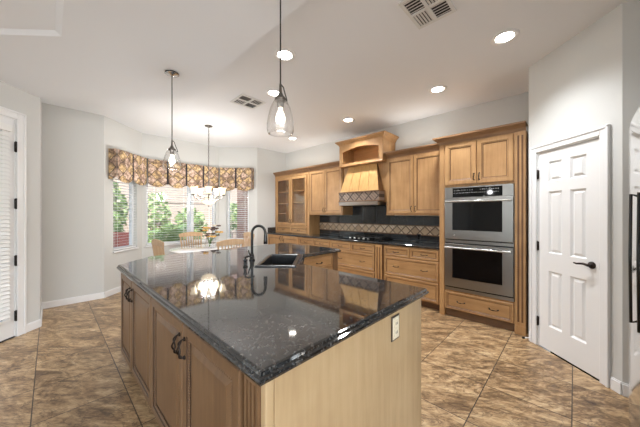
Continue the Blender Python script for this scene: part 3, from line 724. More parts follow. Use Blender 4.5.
t = thing('double_oven', 'stainless steel double wall oven set into the oven tower', 'oven', (XT, TL, 0), WEST)
b0, b1 = ox0, ox1
mb = MB(); mb.box(b0, b1, 0, .5, .358, 1.74, 'steel'); mb.box(b0, b1, -.012, 0, .358, .395, 'steel'); mb.box(b0, b1, -.012, 0, 1.0, 1.035, 'steel'); mb.build('body', t)
mb = MB(); mb.box(b0, b1, -.02, 0, 1.60, 1.74, 'steel'); cp = mb.build('control_panel', t, bevel=.003)
mb = MB(); mb.box(b0+.1, b1-.11, -.023, -.019, 1.605, 1.725, 'display'); rr = random.Random(3)
for r in range(2):
    for i in range(22):
        x = b0+.115+i*.0235+rr.uniform(-.003, .003)
        if abs(i-11) < 2 and r: continue
        mb.box(x, x+rr.uniform(.006, .014), -.0238, -.0228, 1.655+r*.035, 1.660+r*.035+rr.uniform(0, .007), 'marks')
mb.build('display', cp)
def oven_door(z0, z1, badge=False):
    mb = MB(); mb.box(b0+.002, b1-.002, -.032, -.002, z0, z1, 'steel'); dd = mb.build('oven_door', t, bevel=.004)
    mb = MB(); mb.box(b0+.1, b1-.11, -.035, -.031, z0+.12, z1-.03, 'ovglass'); mb.build('window', dd)
    zh = z1-.045; mb = MB(); mb.tube([(b0+.02, -.075, zh), (b1-.02, -.075, zh)], .011, 'steel_b', 12)
    for x in (b0+.06, b1-.06): mb.tube([(x, -.03, zh), (x, -.075, zh)], .008, 'steel_b')
    mb.build('handle', dd)
    if badge:
        mb = MB(); mb.lathe([(.001, 0), (.011, 0), (.010, .003), (.001, .004)], 'chrome', (b0+.125, -.032, z0+.05), 16, T=Matrix.Rotation(PI/2, 3, 'X')); mb.build('badge', dd)
oven_door(1.05, 1.592, True); oven_door(.415, .985)
for za, zb in ((1.035, 1.05), (.985, 1.0), (.395, .415)):
    mb = MB(); mb.box(b0+.004, b1-.004, -.004, -.0005, za, zb, 'black'); mb.build('vent_slot', t)

# ------------------------------------------------------------------ cooktop
t = thing('cooktop', 'black gas cooktop with cast-iron grates on the back worktop', 'cooktop', (XF, 3.26, CH+.038), WEST)
w = .9
mb = MB(); mb.box(0, w, .04, .5, .001, .012, 'ovglass'); mb.build('glass_base', t, bevel=.004)
for gx0, gx1 in ((.02, .3), (.31, .59), (.6, .88)):
    g = MB(); r = .006; zt = .05
    for y in (.14, .3, .47): g.tube([(gx0, y, zt), (gx1, y, zt)], r, 'iron', 6)
    for x in (gx0, (gx0+gx1)/2, gx1): g.tube([(x, .14, zt), (x, .47, zt)], r, 'iron', 6)
    for x in (gx0, gx1):
        for y in (.14, .47): g.tube([(x, y, .012), (x, y, zt)], r, 'iron', 6)
    g.build('grate', t)
for x, y, r in ((.16, .22, .04), (.16, .385, .032), (.45, .3, .052), (.74, .22, .036), (.74, .385, .04)):
    g = MB(); g.lathe([(.001, .012), (r, .012), (r, .024), (r*.75, .03), (.001, .03)], 'iron', (x, y, 0), 18); g.build('burner', t)
for i in range(5):
    g = MB(); g.lathe([(.001, .012), (.02, .012), (.018, .034), (.001, .036)], 'steel_b', (.25+i*.1, .085, 0), 14); g.build('knob', t)

# ------------------------------------------------------------------ island
IT = .914
top_poly = [(.43, .665), (1.685, .665), (1.685, 1.86), (2.075, 2.255), (2.735, 2.255), (2.735, 3.4), (.775, 3.4), (.43, 3.05)]
def inset(poly, d):
    n = len(poly); out = []
    for i in range(n):
        p0, p1, p2 = Vector(poly[i-1]), Vector(poly[i]), Vector(poly[(i+1) % n])
        a = (p1-p0).normalized(); b = (p2-p1).normalized(); na = Vector((-a.y, a.x)); nb = Vector((-b.y, b.x))
        m = (na+nb); m = m/m.length_squared*2; out.append(tuple(p1+m*d))
    return out
def slab_with_hole(mb, poly, hole, z1, m):
    """top face with a quad hole: bridge with triangle fill through bmesh"""
    bm = bmesh.new(); ev = []
    for P in (poly, hole):
        vs = [bm.verts.new((x, y, z1)) for x, y in P]
        ev += [bm.edges.new((vs[i], vs[(i+1) % len(vs)])) for i in range(len(vs))]
    r = bmesh.ops.triangle_fill(bm, use_beauty=True, edges=ev)
    bm.verts.index_update(); mb.add([v.co[:] for v in bm.verts], [[v.index for v in f.verts] for f in bm.faces], m); bm.free()
# sink frame: its long side runs along the chamfer, the direction of (1,1)
sd = Vector((.7178, .6963)); sr = Vector((.6963, -.7178))
def cv(d, r): p = sd*d+sr*r; return (p.x, p.y)
SK = (2.33, 3.02, -.585, -.215)     # depth0, depth1, lateral0, lateral1
hole = [cv(SK[0]+.03, SK[2]+.03), cv(SK[0]+.03, SK[3]-.03), cv(SK[1]-.03, SK[3]-.03), cv(SK[1]-.03, SK[2]+.03)]
mb = MB(); prof = [(.012, -.042), (.0035, -.038), (0, -.028), (.002, -.02), (.009, -.016), (.009, -.013), (.013, -.004), (.02, 0)]
prof_in = [inset(top_poly, d) for d, _ in prof]
for i in range(len(prof)-1):
    A, B = prof_in[i], prof_in[i+1]; n = len(A)
    mb.add([(x, y, IT+prof[i][1]) for x, y in A]+[(x, y, IT+prof[i+1][1]) for x, y in B], [(j, (j+1) % n, n+(j+1) % n, n+j) for j in range(n)], 'granite')
slab_with_hole(mb, prof_in[-1], hole, IT, 'granite'); slab_with_hole(mb, prof_in[0], hole, IT+prof[0][1], 'granite')
mb.add([(x, y, IT) for x, y in hole]+[(x, y, IT-.042) for x, y in hole], [(j, (j+1) % 4, 4+(j+1) % 4, 4+j) for j in range(4)], 'granite')
o = mb.build('island_worktop'); tag(o, 'L-shaped polished black granite top on the island', 'worktop')

# cabinets below
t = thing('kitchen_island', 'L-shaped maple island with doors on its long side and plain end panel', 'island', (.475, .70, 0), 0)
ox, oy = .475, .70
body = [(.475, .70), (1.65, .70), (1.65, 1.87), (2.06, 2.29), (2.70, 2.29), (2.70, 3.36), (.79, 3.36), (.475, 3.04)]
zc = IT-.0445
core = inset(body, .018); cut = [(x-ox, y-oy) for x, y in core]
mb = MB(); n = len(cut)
mb.add([(x, y, .1) for x, y in cut]+[(x, y, zc) for x, y in cut], [(i, (i+1) % n, n+(i+1) % n, n+i) for i in range(n)]+[tuple(range(n))[::-1]], 'island_wood_shaded')
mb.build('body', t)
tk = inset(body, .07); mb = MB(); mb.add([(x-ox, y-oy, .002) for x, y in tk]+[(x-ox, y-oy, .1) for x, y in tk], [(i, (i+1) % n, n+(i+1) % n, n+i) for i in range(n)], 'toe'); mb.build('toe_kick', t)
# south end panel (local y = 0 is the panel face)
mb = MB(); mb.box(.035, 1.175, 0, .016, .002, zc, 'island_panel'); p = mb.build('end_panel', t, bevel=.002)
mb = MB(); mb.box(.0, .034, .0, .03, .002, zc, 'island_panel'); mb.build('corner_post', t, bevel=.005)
# west face: parts turned to face -X
def west(o): o.rotation_euler = (0, 0, WEST); return o
def wfront(y0, y1, z0, z1, name='door'):
    """door on the west face between world y0<y1, viewer sees y1 at the left"""
    mb = MB(); a, b = -(y1-oy), -(y0-oy); fw = .06
    r = [(0, .017, 'island_wood_shaded'), (0, -.012, 'island_wood_shaded'), (.005, -.018, 'island_wood_shaded'), (fw-.014, -.018, 'glaze_dark'), (fw-.009, -.012, 'island_wood_shaded'), (fw, -.012, 'glaze_dark'), (fw+.008, -.004, 'glaze_dark'), (fw+.014, -.004, 'island_wood_shaded'), (fw+.045, -.014, 'island_wood_shaded')]
    mb.rings(a, b, z0, z1, r, 'island_wood_shaded'); d = west(mb.build(name, t))
    rp = MB(); x0, x1, za, zb = a+fw+.003, b-fw-.003, z0+fw+.003, z1-fw-.003; s = .013; T = Matrix.Scale(.8, 3, Vector((0, 1, 0)))
    pr_ = [(.0005, -.006), (.0052, -.003), (.0052, .003), (.0005, .006)]
    cnt = int((zb-za)/s)
    for k in range(cnt):
        zz = za+(k+.5)*(zb-za)/cnt
        for x in (x0, x1): rp.lathe(pr_, 'island_wood_shaded', (x, -.009, zz), 5)
    cnt = int((x1-x0)/s)
    for k in range(cnt):
        xx = x0+(k+.5)*(x1-x0)/cnt
        for zz in (za, zb): rp.lathe(pr_, 'island_wood_shaded', (xx, -.009, zz), 5)
    rp.build('rope_molding', d)
    return d
dz0, dz1 = .115, zc-.025
ys = [.83, 1.395, 1.975, 2.565, 3.02]
def iron_pull(d, yw, z):
    mb = MB(); x = -(yw-oy); Lh = .045
    for ph in (0, PI):
        pts = []
        for i in range(17):
            q = i/16; a = PI*q; rr = .007*math.sin(a); w = ph+q*3.0*PI
            pts.append((x+rr*math.cos(w), -.022-.026*math.sin(a)**.7+rr*math.sin(w), z-Lh*math.cos(a)))
        mb.tube(pts, .0042, 'bronze', 7)
    for sz in (-1, 1): mb.lathe([(.001, 0), (.011, 0), (.009, .007), (.001, .009)], 'bronze', (x, -.018, z+sz*Lh), 12, T=Matrix.Rotation(PI/2, 3, 'X'))
    mb.build('pull', d)
for i in range(4):
    d = wfront(ys[i]+.006, ys[i+1]-.006, dz0, dz1)
    yw = {0: ys[1]-.035, 1: ys[1]+.035, 2: ys[3]-.035, 3: ys[3]+.035}[i]
    iron_pull(d, yw, .735)
mb = MB(); flutes(mb, -(ys[0]-.015-oy), -.032, .1, zc-.002, .004, 'island_wood_shaded', 3, .014); mb.box(-(ys[0]-.01-oy), -.03, -.012, .017, .002, .1, 'island_wood_shaded'); west(mb.build('fluted_pilaster', t))
# angled north-west end and rear: plain panels
# wing: drawer front on its south face
def wing_front(x0, x1, z0, z1, name='drawer'):
    mb = MB(); r = door_rings(.035, 'maple_h', y=-.003)
    mb.rings(x0, x1, z0, z1, r, 'maple_h'); d = mb.build(name, t); d.location = (0, 2.29-oy, 0); return d
wx0, wx1 = 2.085-ox, 2.60-ox
for za, zb in ((.70, .845), (.42, .685), (.115, .405)):
    d = wing_front(wx0, wx1, za, zb); pull_h(d, (wx0+wx1)/2, (za+zb)/2, y=-.003)
mb = MB(); mb.box(wx1+.01, 2.70-ox, 2.285-oy, 2.31-oy, .1, zc, 'island_wood_shaded'); mb.build('wing_stile', t, bevel=.003)
mb = MB(); mb.box(wx0-.02, wx1+.005, 2.297-oy, 2.31-oy, .1, zc, 'maple'); mb.build('wing_frame', t)
# sink doors on the chamfer
for q0, q1 in ((.03, .285), (.295, .55)):
    mb = MB(); mb.rings(q0, q1, .115, .84, door_rings(.05, 'maple', y=-.003), 'maple'); d = mb.build('sink_door', t); d.location = (1.65-ox, 1.87-oy, 0); d.rotation_euler = (0, 0, math.atan2(.42, .41))
    pull_v(d, q1-.03 if q0 < .1 else q0+.03, .74, y=-.003)

# outlet on the end panel
t = thing('wall_outlet', 'ivory double socket on the light end panel of the island', 'outlet', (1.305, .70, .772), 0)
mb = MB(); mb.box(-.042, .042, -.006, 0, -.066, .066, 'pewter'); mb.box(-.034, .034, -.008, -.006, -.058, .058, 'ivory'); mb.build('plate', t, bevel=.002)
for dz in (-.024, .024):
    mb = MB(); mb.box(-.02, .02, -.012, -.008, dz-.019, dz+.019, 'ivory'); s_ = mb.build('socket', t, bevel=.003)
    mb = MB(); mb.box(-.009, -.005, -.0125, -.0118, dz-.006, dz+.008, 'black'); mb.box(.005, .009, -.0125, -.0118, dz-.006, dz+.008, 'black'); mb.build('slot', s_)

# sink
def cvz(d, r, z): x, y = cv(d, r); return (x, y, z)
t = thing('kitchen_sink', 'black composite sink set at an angle in the island corner', 'sink', cvz(2.675, -.4, IT), math.atan2(sd.y, sd.x))
hl, hw = .345, .185     # local x = along the view axis, local y = to the left
mb = MB()
def rect(a, b, z): return [(-a, -b, z), (a, -b, z), (a, b, z), (-a, b, z)]
lv = [rect(hl-.028, hw-.028, -.05), rect(hl, hw, .0015), rect(hl, hw, .008), rect(hl-.008, hw-.008, .012), rect(hl-.032, hw-.032, .012), rect(hl-.04, hw-.04, .004), rect(hl-.05, hw-.05, -.2)]
for A, B in zip(lv[1:], lv[2:]): mb.add(A+B, [(j, (j+1) % 4, 4+(j+1) % 4, 4+j) for j in range(4)], 'sinkm')
mb.add(lv[-1], [(0, 1, 2, 3)], 'sinkm')
mb.build('basin', t, bevel=.004)
mb = MB(); mb.lathe([(.001, -.196), (.045, -.196), (.04, -.192), (.001, -.193)], 'steel', (.12, 0, 0), 20); mb.build('drain', t)
# faucet
t = thing('kitchen_faucet', 'tall black gooseneck faucet beside the island sink', 'faucet', cvz(2.66, -.69, IT+.001), math.atan2(sr.y, sr.x))
mb = MB(); mb.lathe([(.001, 0), (.03, 0), (.03, .008), (.024, .014), (.02, .05), (.017, .07), (.001, .07)], 'blackm', (0, 0, 0), 20); mb.build('base', t)
pts = [(0, 0, .06), (0, 0, .15), (0, 0, .25)]+[(.068-.068*math.cos(PI*i/12), 0, .275+.075*math.sin(PI*i/12)) for i in range(13)]+[(.136, 0, .25)]
mb = MB(); mb.tube(pts, .0135, 'blackm', 12); mb.build('gooseneck', t)
mb = MB(); mb.lathe([(.001, 0), (.019, 0), (.019, .03), (.015, .09), (.014, .1), (.001, .1)], 'blackm', (.136, 0, .165), 16); mb.build('spray_head', t)
mb = MB(); mb.tube([(0, -.02, .045), (0, -.045, .05), (-.01, -.075, .085), (-.015, -.085, .115)], [.009, .008, .006, .005], 'blackm'); mb.build('lever', t)
t = thing('soap_dispenser', 'short black soap dispenser at the near corner of the sink', 'soap dispenser', cvz(2.33, -.665, IT+.001), math.atan2(sr.y, sr.x))
mb = MB(); mb.lathe([(.001, 0), (.022, 0), (.022, .006), (.013, .014), (.012, .05), (.02, .056), (.02, .066), (.01, .072), (.001, .072)], 'blackm', (0, 0, 0), 18); mb.build('base', t)
mb = MB(); mb.tube([(0, 0, .066), (.0, 0, .085), (.03, 0, .095), (.075, 0, .085), (.08, 0, .076)], [.009, .009, .008, .006, .006], 'blackm'); mb.build('spout', t)

# ------------------------------------------------------------------ refrigerator at the right edge
t = thing('refrigerator', 'stainless refrigerator with bowed doors at right edge of the picture', 'refrigerator', (1.24, -1.0, 0), 0)
fw_ = .91; FH = 1.84
mb = MB(); mb.box(0, fw_, .0, .68, .02, FH-.02, 'ventdark'); mb.build('body', t)
def fr_door(x0, x1, name='refrigerator_door'):
    mb = MB(); n = 18
    def yy(x): q = (x-fw_/2)/(fw_/2); return .812-.02*q*q-.008*max(0, abs(q)-.9)/.1
    F = [(x0+(x1-x0)*i/n) for i in range(n+1)]
    vs = []; fs = []
    for x in F: vs += [(x, yy(x), .06), (x, yy(x), FH-.02), (x, yy(x)-.015, FH), (x, .69, FH), (x, .69, .06)]
    for i in range(n):
        for j in range(5): fs.append((i*5+j, (i+1)*5+j, (i+1)*5+(j+1) % 5, i*5+(j+1) % 5))
    for k, f in enumerate(fs):
        i, j = k//5, k % 5
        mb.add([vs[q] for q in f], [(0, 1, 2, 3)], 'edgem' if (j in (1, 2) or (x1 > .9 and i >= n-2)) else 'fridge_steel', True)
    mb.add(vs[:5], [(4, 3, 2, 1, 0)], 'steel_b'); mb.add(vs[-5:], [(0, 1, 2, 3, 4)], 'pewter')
    return mb.build(name, t), yy
da, yy = fr_door(0.003, .358); db, yy = fr_door(.362, fw_-.003)
for d, x, pz in ((da, .31, .016), (db, .43, .022)):
    mb = MB(); y = yy(x); mb.tube([(x, y, 1.46), (x, y+pz-.002, 1.47), (x, y+pz, 1.2), (x, y+pz-.002, .94), (x, y, .95)], .005, 'black', 10); mb.build('handle', d)
mb = MB(); mb.box(.02, fw_-.02, .60, .68, .003, .055, 'black'); mb.build('grille', t)

# ------------------------------------------------------------------ ceiling fittings
def can(x, y, label, z=H):
    t = thing('recessed_light', label, 'ceiling light', (x, y, z), 0, 'recessed ceiling lights')
    mb = MB(); mb.lathe([(.112, -.001), (.112, -.006), (.098, -.010), (.078, -.007), (.07, -.001)], 'white', (0, 0, 0), 28); mb.build('trim_ring', t)
    mb = MB(); mb.lathe([(.0005, -.004), (.07, -.004), (.07, -.0015), (.0005, -.0015)], 'lens', (0, 0, 0), 24); mb.build('lens', t)
    d = bpy.data.lights.new('can_lamp', 'SPOT'); d.energy = 54; d.color = (.94, .97, 1); d.spot_size = math.radians(125); d.spot_blend = .8; d.shadow_soft_size = .07
    l = bpy.data.objects.new('can_lamp', d); C.objects.link(l); l.parent = t; l.location = (0, 0, -.02)
can(2.89, .455, 'recessed ceiling light nearest the pantry wall')
can(3.50, 1.27, 'recessed ceiling light above the oven tower')
can(3.575, 2.79, 'recessed ceiling light just in front of the display box over the hood')
can(3.62, 4.33, 'recessed ceiling light in front of the glass hutch, farthest from the camera')
can(1.66, 2.11, 'recessed ceiling light behind the cord of the nearer pendant')
can(2.085, 2.88, 'recessed ceiling light beside the square vent near the nook')
def vent(x, y, label, sx, sy):
    t = thing('ceiling_vent', label, 'vent', (x, y, H), 0, 'ceiling vents')
    mb = MB(); w = .025
    mb.box(-sx, sx, -sy, -sy+w, -.012, -.001, 'ventm'); mb.box(-sx, sx, sy-w, sy, -.012, -.001, 'ventm'); mb.box(-sx, -sx+w, -sy+w, sy-w, -.012, -.001, 'ventm'); mb.box(sx-w, sx, -sy+w, sy-w, -.012, -.001, 'ventm')
    mb.box(-.012, .012, -sy+w, sy-w, -.012, -.001, 'ventm'); mb.box(-sx+w, -.012, -.012, .012, -.012, -.001, 'ventm'); mb.box(.012, sx-w, -.012, .012, -.012, -.001, 'ventm'); mb.build('frame', t)
    mb = MB(); mb.box(-sx+w, sx-w, -sy+w, sy-w, -.003, -.0012, 'ventdark'); mb.build('duct', t)
    mb = MB()
    for qx in (0, 1):
        for qy in (0, 1):
            x0, x1 = (-sx+w, -.012) if qx == 0 else (.012, sx-w); y0, y1 = (-sy+w, -.012) if qy == 0 else (.012, sy-w); k = 5
            for i in range(k):
                if (qx+qy) % 2: a = x0+(x1-x0)*(i+.5)/k; mb.hull8([(a-.012, y0, -.011), (a-.008, y0, -.011), (a-.008, y1, -.011), (a-.012, y1, -.011)], [(a+.004, y0, -.0035), (a+.008, y0, -.0035), (a+.008, y1, -.0035), (a+.004, y1, -.0035)], 'ventm')
                else: a = y0+(y1-y0)*(i+.5)/k; mb.hull8([(x0, a-.012, -.011), (x1, a-.012, -.011), (x1, a-.008, -.011), (x0, a-.008, -.011)], [(x0, a+.004, -.0035), (x1, a+.004, -.0035), (x1, a+.008, -.0035), (x0, a+.008, -.0035)], 'ventm')
    mb.build('louvers', t)
vent(1.985, 3.37, 'ceiling vent beside the lower ceiling, nearer the breakfast nook', .19, .17)
vent(2.046, .817, 'ceiling vent near the top edge, nearer the pantry', .19, .15)

def pendant(x, y, zb, label):
    t = thing('pendant_light', label, 'pendant light', (x, y, ZL), 0, 'clear glass pendants over the island')
    mb = MB(); mb.lathe([(.001, -.001), (.062, -.001), (.062, -.012), (.058, -.016), (.02, -.022), (.012, -.03), (.001, -.03)], 'chrome', (0, 0, 0), 24); mb.lathe([(.0621, -.0012), (.0645, -.0012), (.0645, -.011), (.0621, -.012)], 'black', (0, 0, 0), 24); mb.build('canopy', t)
    g = zb-ZL; top = g+.205
    mb = MB(); mb.tube([(0, 0, -.03), (0, 0, top+.1)], .0045, 'rodm', 8); mb.build('rod', t)
    mb = MB(); mb.lathe([(.001, top+.1), (.007, top+.1), (.009, top+.05), (.018, top+.03), (.034, top+.012), (.036, top-.002), (.02, top-.004), (.02, top-.04), (.001, top-.04)], 'pewter', (0, 0, 0), 18)
    mb.build('socket_cap', t)
    mb = MB(); mb.tube([(.004, 0, top+.1), (.02, -.004, top+.085), (.03, -.006, top+.05), (.042, -.006, top+.022), (.05, -.004, top+.0)], .0035, 'black', 6); mb.ball((.05, -.004, top-.004), .006, 'black'); mb.build('strap', t)
    pr = [(.03, top), (.046, top-.012), (.062, top-.05), (.075, top-.1), (.083, top-.15), (.082, top-.185), (.074, top-.203), (.066, g)]
    pr2 = [(max(.001, r-.002), z) for r, z in pr[::-1]]
    mb = MB(); mb.lathe(pr+pr2, 'pglass', (0, 0, 0), 36); mb.build('glass_shade', t)
    mb = MB(); mb.lathe([(.001, top-.042), (.012, top-.045), (.013, top-.06), (.024, top-.085), (.03, top-.11), (.024, top-.133), (.001, top-.142)], 'bulb', (0, 0, 0), 16); mb.build('bulb', t)
    d = bpy.data.lights.new('pendant_lamp', 'POINT'); d.energy = 3.5; d.color = (.98, .98, 1); d.shadow_soft_size = .04
    l = bpy.data.objects.new('pendant_lamp', d); C.objects.link(l); l.parent = t; l.location = (0, 0, g-.03)
pendant(.86, 2.92, 1.825, 'clear glass pendant hanging in front of the bay valance, farther one')
pendant(.98, 1.287, 1.875, 'clear glass pendant hanging nearest the camera over the island')

# chandelier
t = thing('chandelier', 'pewter chandelier with glowing cup shades over the breakfast table', 'chandelier', (2.03, 4.82, H), 0)
mb = MB(); mb.lathe([(.001, -.001), (.07, -.001), (.068, -.014), (.03, -.024), (.012, -.035), (.001, -.035)], 'pewter', (0, 0, 0), 22); mb.build('canopy', t)
mb = MB(); zc_ = -.035
while zc_ > -1.02:
    k = int(round(zc_*1000/18)) % 2; pts = [((.009*math.cos(a) if k else 0), (0 if k else .009*math.cos(a)), zc_-.013+.017*math.sin(a)) for a in [2*PI*i/10 for i in range(10)]]
    mb.tube(pts, .0028, 'pewter', 5, closed=True); zc_ -= .024
mb.build('chain', t)
mb = MB(); mb.lathe([(.001, -1.0), (.012, -1.01), (.02, -1.04), (.012, -1.07), (.028, -1.12), (.03, -1.16), (.012, -1.2), (.012, -1.28), (.04, -1.32), (.04, -1.34), (.001, -1.345)], 'pewter', (0, 0, 0), 18); mb.build('column', t)
for k in range(5):
    a = 2*PI*k/5+.55; ca, sa = math.cos(a), math.sin(a); q = [(.02, -1.3), (.08, -1.36), (.16, -1.37), (.23, -1.33), (.255, -1.28)]
    mb = MB(); mb.tube([(r*ca, r*sa, z) for r, z in q], [.008, .007, .007, .007, .009], 'pewter', 8)
    mb.tube([((.09+.03*math.cos(w)*w/6)*ca, (.09+.03*math.cos(w)*w/6)*sa, -1.30+.03*math.sin(w)*w/6) for w in [i*.6 for i in range(11)]], .004, 'pewter', 6)
    mb.lathe([(.001, -1.285), (.035, -1.28), (.04, -1.27), (.02, -1.26), (.001, -1.26)], 'pewter', (.255*ca, .255*sa, 0), 14); arm = mb.build('arm', t)
    mb = MB(); pr = [(.026, -1.262), (.036, -1.235), (.042, -1.2), (.05, -1.165), (.064, -1.14)]
    mb.lathe(pr+[(r-.003, z) for r, z in pr[::-1]], 'shade', (.255*ca, .255*sa, 0), 20); mb.build('cup_shade', arm)
mb = MB(); mb.lathe([(.001, -1.455), (.05, -1.445), (.1, -1.415), (.125, -1.385), (.13, -1.375), (.12, -1.378), (.09, -1.41), (.001, -1.44)], 'shade', (0, 0, 0), 28); mb.build('bowl_shade', t)
mb = MB(); mb.lathe([(.001, -1.49), (.008, -1.485), (.012, -1.47), (.006, -1.455), (.001, -1.455)], 'pewter', (0, 0, 0), 12); mb.build('finial', t)
d = bpy.data.lights.new('chandelier_lamp', 'POINT'); d.energy = 30; d.color = (1, .98, .95); d.shadow_soft_size = .12
l = bpy.data.objects.new('chandelier_lamp', d); C.objects.link(l); l.parent = t; l.location = (0, 0, -1.17)

# ------------------------------------------------------------------ valance over the bay
t = thing('window_valance', 'patterned gold and blush scalloped valance with dark pleats round the bay', 'valance', (0, 0, 0))
VT, VB = 2.48, 2.0
vo = .14
pin = [Vector((.62+.06, 5.55+.06)), Vector(PLAN[4]), Vector(PLAN[3]), Vector((3.52-.06, 5.55+.06))]
pc = inset([tuple(pin[3]), tuple(pin[2]), tuple(pin[1]), tuple(pin[0])], vo)   # interior side
pa = [Vector(p) for p in pc[::-1]]
# end points keep the facet offset
def off(p, q, d): v = (q-p).normalized(); return Vector((v.y, -v.x))*d
pa[0] = pin[0]+off(pin[0], pin[1], vo); pa[3] = pin[3]+off(pin[2], pin[3], vo)
segs = [(pa[0], pa[1], 2.0), (pa[1], pa[2], 4.0), (pa[2], pa[3], 2.0)]
U = 0
def swag(p, q, u0, depth=.075):
    n = 14; bmv = []; uv = []; nv = off(p, q, 1)
    rows = 7; vs = []
    for j in range(rows+1):
        for i in range(n+1):
            a = i/n; zb = VB-.0-depth*math.sin(PI*a)**.7; z = VT+(zb-VT)*j/rows
            b = .012*math.sin(PI*a)*(.4+j/rows); P = p.lerp(q, a)+nv*b
            vs.append((P.x, P.y, z)); uv.append((u0+(q-p).length*a, z))
    fs = [(j*(n+1)+i, j*(n+1)+i+1, (j+1)*(n+1)+i+1, (j+1)*(n+1)+i) for j in range(rows) for i in range(n)]
    mb = MB(); mb.add(vs, fs, 'damask', True); o = mb.build('swag', t, solid=.006)
    uvl = o.data.uv_layers.new(name='UVMap')
    for lp in o.data.loops: uvl.data[lp.index].uv = uv[lp.vertex_index]
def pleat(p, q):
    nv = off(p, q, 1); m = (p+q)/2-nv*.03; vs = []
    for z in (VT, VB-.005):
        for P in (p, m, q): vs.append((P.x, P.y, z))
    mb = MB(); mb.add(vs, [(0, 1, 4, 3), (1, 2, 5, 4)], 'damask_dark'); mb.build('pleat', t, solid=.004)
for p, q, k in segs:
    k = int(k); L = (q-p).length; g = .035
    for i in range(k):
        a = p.lerp(q, i/k); b = p.lerp(q, (i+1)/k); v = (q-p).normalized()
        swag(a+v*g/2, b-v*g/2, U, .075); U += .41
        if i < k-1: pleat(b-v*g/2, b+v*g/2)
    
for p, q in ((pa[0], pin[0]), (pa[3], pin[3])):
    v = (q-p); mb = MB(); e2 = q-v*.05
    mb.add([(p.x, p.y, VT), (e2.x, e2.y, VT), (e2.x, e2.y, VB-.03), (p.x, p.y, VB)], [(0, 1, 2, 3)], 'damask'); o = mb.build('return', t, solid=.006)
    uvl = o.data.uv_layers.new(name='UVMap')
    for lp in o.data.loops: uvl.data[lp.index].uv = ((0, VT), (.12, VT), (.12, VB), (0, VB))[lp.vertex_index]
mb = MB(); ww = [tuple(pin[0]), tuple(pin[1]), tuple(pin[2]), tuple(pin[3])]; iw = [tuple(x) for x in pa]
mb.add([(x, y, VT-.012) for x, y in iw]+[(x, y, VT-.012) for x, y in ww]+[(x, y, VT-.002) for x, y in iw]+[(x, y, VT-.002) for x, y in ww], [(0, 1, 5, 4), (1, 2, 6, 5), (2, 3, 7, 6), (8, 9, 13, 12), (9, 10, 14, 13), (10, 11, 15, 14)], 'cream'); mb.build('mounting_board', t)

# ------------------------------------------------------------------ breakfast table, chairs, flowers
TX, TY = 2.03, 4.86
t = thing('breakfast_table', 'round white pedestal table in the breakfast nook', 'table', (TX, TY, 0))
mb = MB(); mb.lathe([(.001, .722), (.56, .722), (.6, .73), (.62, .742), (.618, .752), (.61, .756), (.001, .756)], 'tabletop', (0, 0, 0), 48); mb.build('tabletop', t)
mb = MB(); mb.lathe([(.001, .2), (.09, .2), (.1, .28), (.06, .4), (.075, .52), (.06, .6), (.12, .70), (.3, .721), (.001, .721)], 'cream', (0, 0, 0), 24); mb.build('pedestal', t)
for k in range(4):
    a = PI/2*k+PI/4; mb = MB(); mb.tube([(.07*math.cos(a), .07*math.sin(a), .26), (.2*math.cos(a), .2*math.sin(a), .16), (.32*math.cos(a), .32*math.sin(a), .05), (.4*math.cos(a), .4*math.sin(a), .025)], [.035, .035, .028, .022], 'cream', 8); mb.build('foot', t)
def make_chair():
    t = thing('dining_chair', '', 'chair', (0, 0, 0), 0, 'oak chairs round the breakfast table')
    # chair faces +y: backrest at y=-.2
    mb = MB(); n = 24; P = [(.225*math.copysign(abs(math.cos(a))**.7, math.cos(a)), .21*math.copysign(abs(math.sin(a))**.7, math.sin(a))) for a in [2*PI*i/n for i in range(n)]]
    mb.prism(P, .43, .465, 'oak'); mb.build('seat', t, bevel=.01)
    for sx, sy in ((-1, 1), (1, 1), (-1, -1), (1, -1)):
        mb = MB(); mb.tube([(sx*.15, sy*.13, .43), (sx*.175, sy*.16, .25), (sx*.2, sy*.19, .002)], [.018, .021, .013], 'oak', 10); mb.build('leg', t)
    for sx in (-1, 1):
        mb = MB(); mb.tube([(sx*.172, -.14, .2), (sx*.172, .14, .2)], .01, 'oak', 8); mb.build('stretcher', t)
    mb = MB(); mb.tube([(-.172, 0, .2), (.172, 0, .2)], .01, 'oak', 8); mb.build('stretcher', t)
    def by(x, z): return -.17-.14*(z-.46)+.12*x*x*0-.05+.25*x*x
    for sx in (-1, 1):
        mb = MB(); mb.tube([(sx*(.175+.045*q), by(.175+.045*q, .455+.47*q), .455+.47*q) for q in (0, .35, .7, 1)], [.016, .017, .015, .013], 'oak', 8); mb.build('back_post', t)
    # curved top rail
    mb = MB(); n = 16; vs = []; fs = []
    for i in range(n+1):
        x = -.245+.49*i/n; arch = .03*(1-(x/.245)**2)
        for (dy, z) in ((-.011, .90), (-.011, .965+arch), (.011, .965+arch), (.011, .90)): vs.append((x, by(x, .93)+dy, z))
    for i in range(n):
        for j in range(4): fs.append((i*4+j, (i+1)*4+j, (i+1)*4+(j+1) % 4, i*4+(j+1) % 4))
    fs += [(0, 1, 2, 3), tuple(n*4+j for j in (3, 2, 1, 0))]; mb.add(vs, fs, 'oak'); mb.build('top_rail', t, bevel=.006)
    for k in range(7):
        x = -.15+.05*k; mb = MB(); mb.tube([(x*.85, by(x*.85, .46), .46), (x*.95, by(x*.95, .66), .66), (x, by(x, .84), .84), (x*1.05, by(x*1.05, .91), .91)], [.007, .009, .011, .008], 'oak', 6); mb.build('spindle', t)
    return t
proto = make_chair()
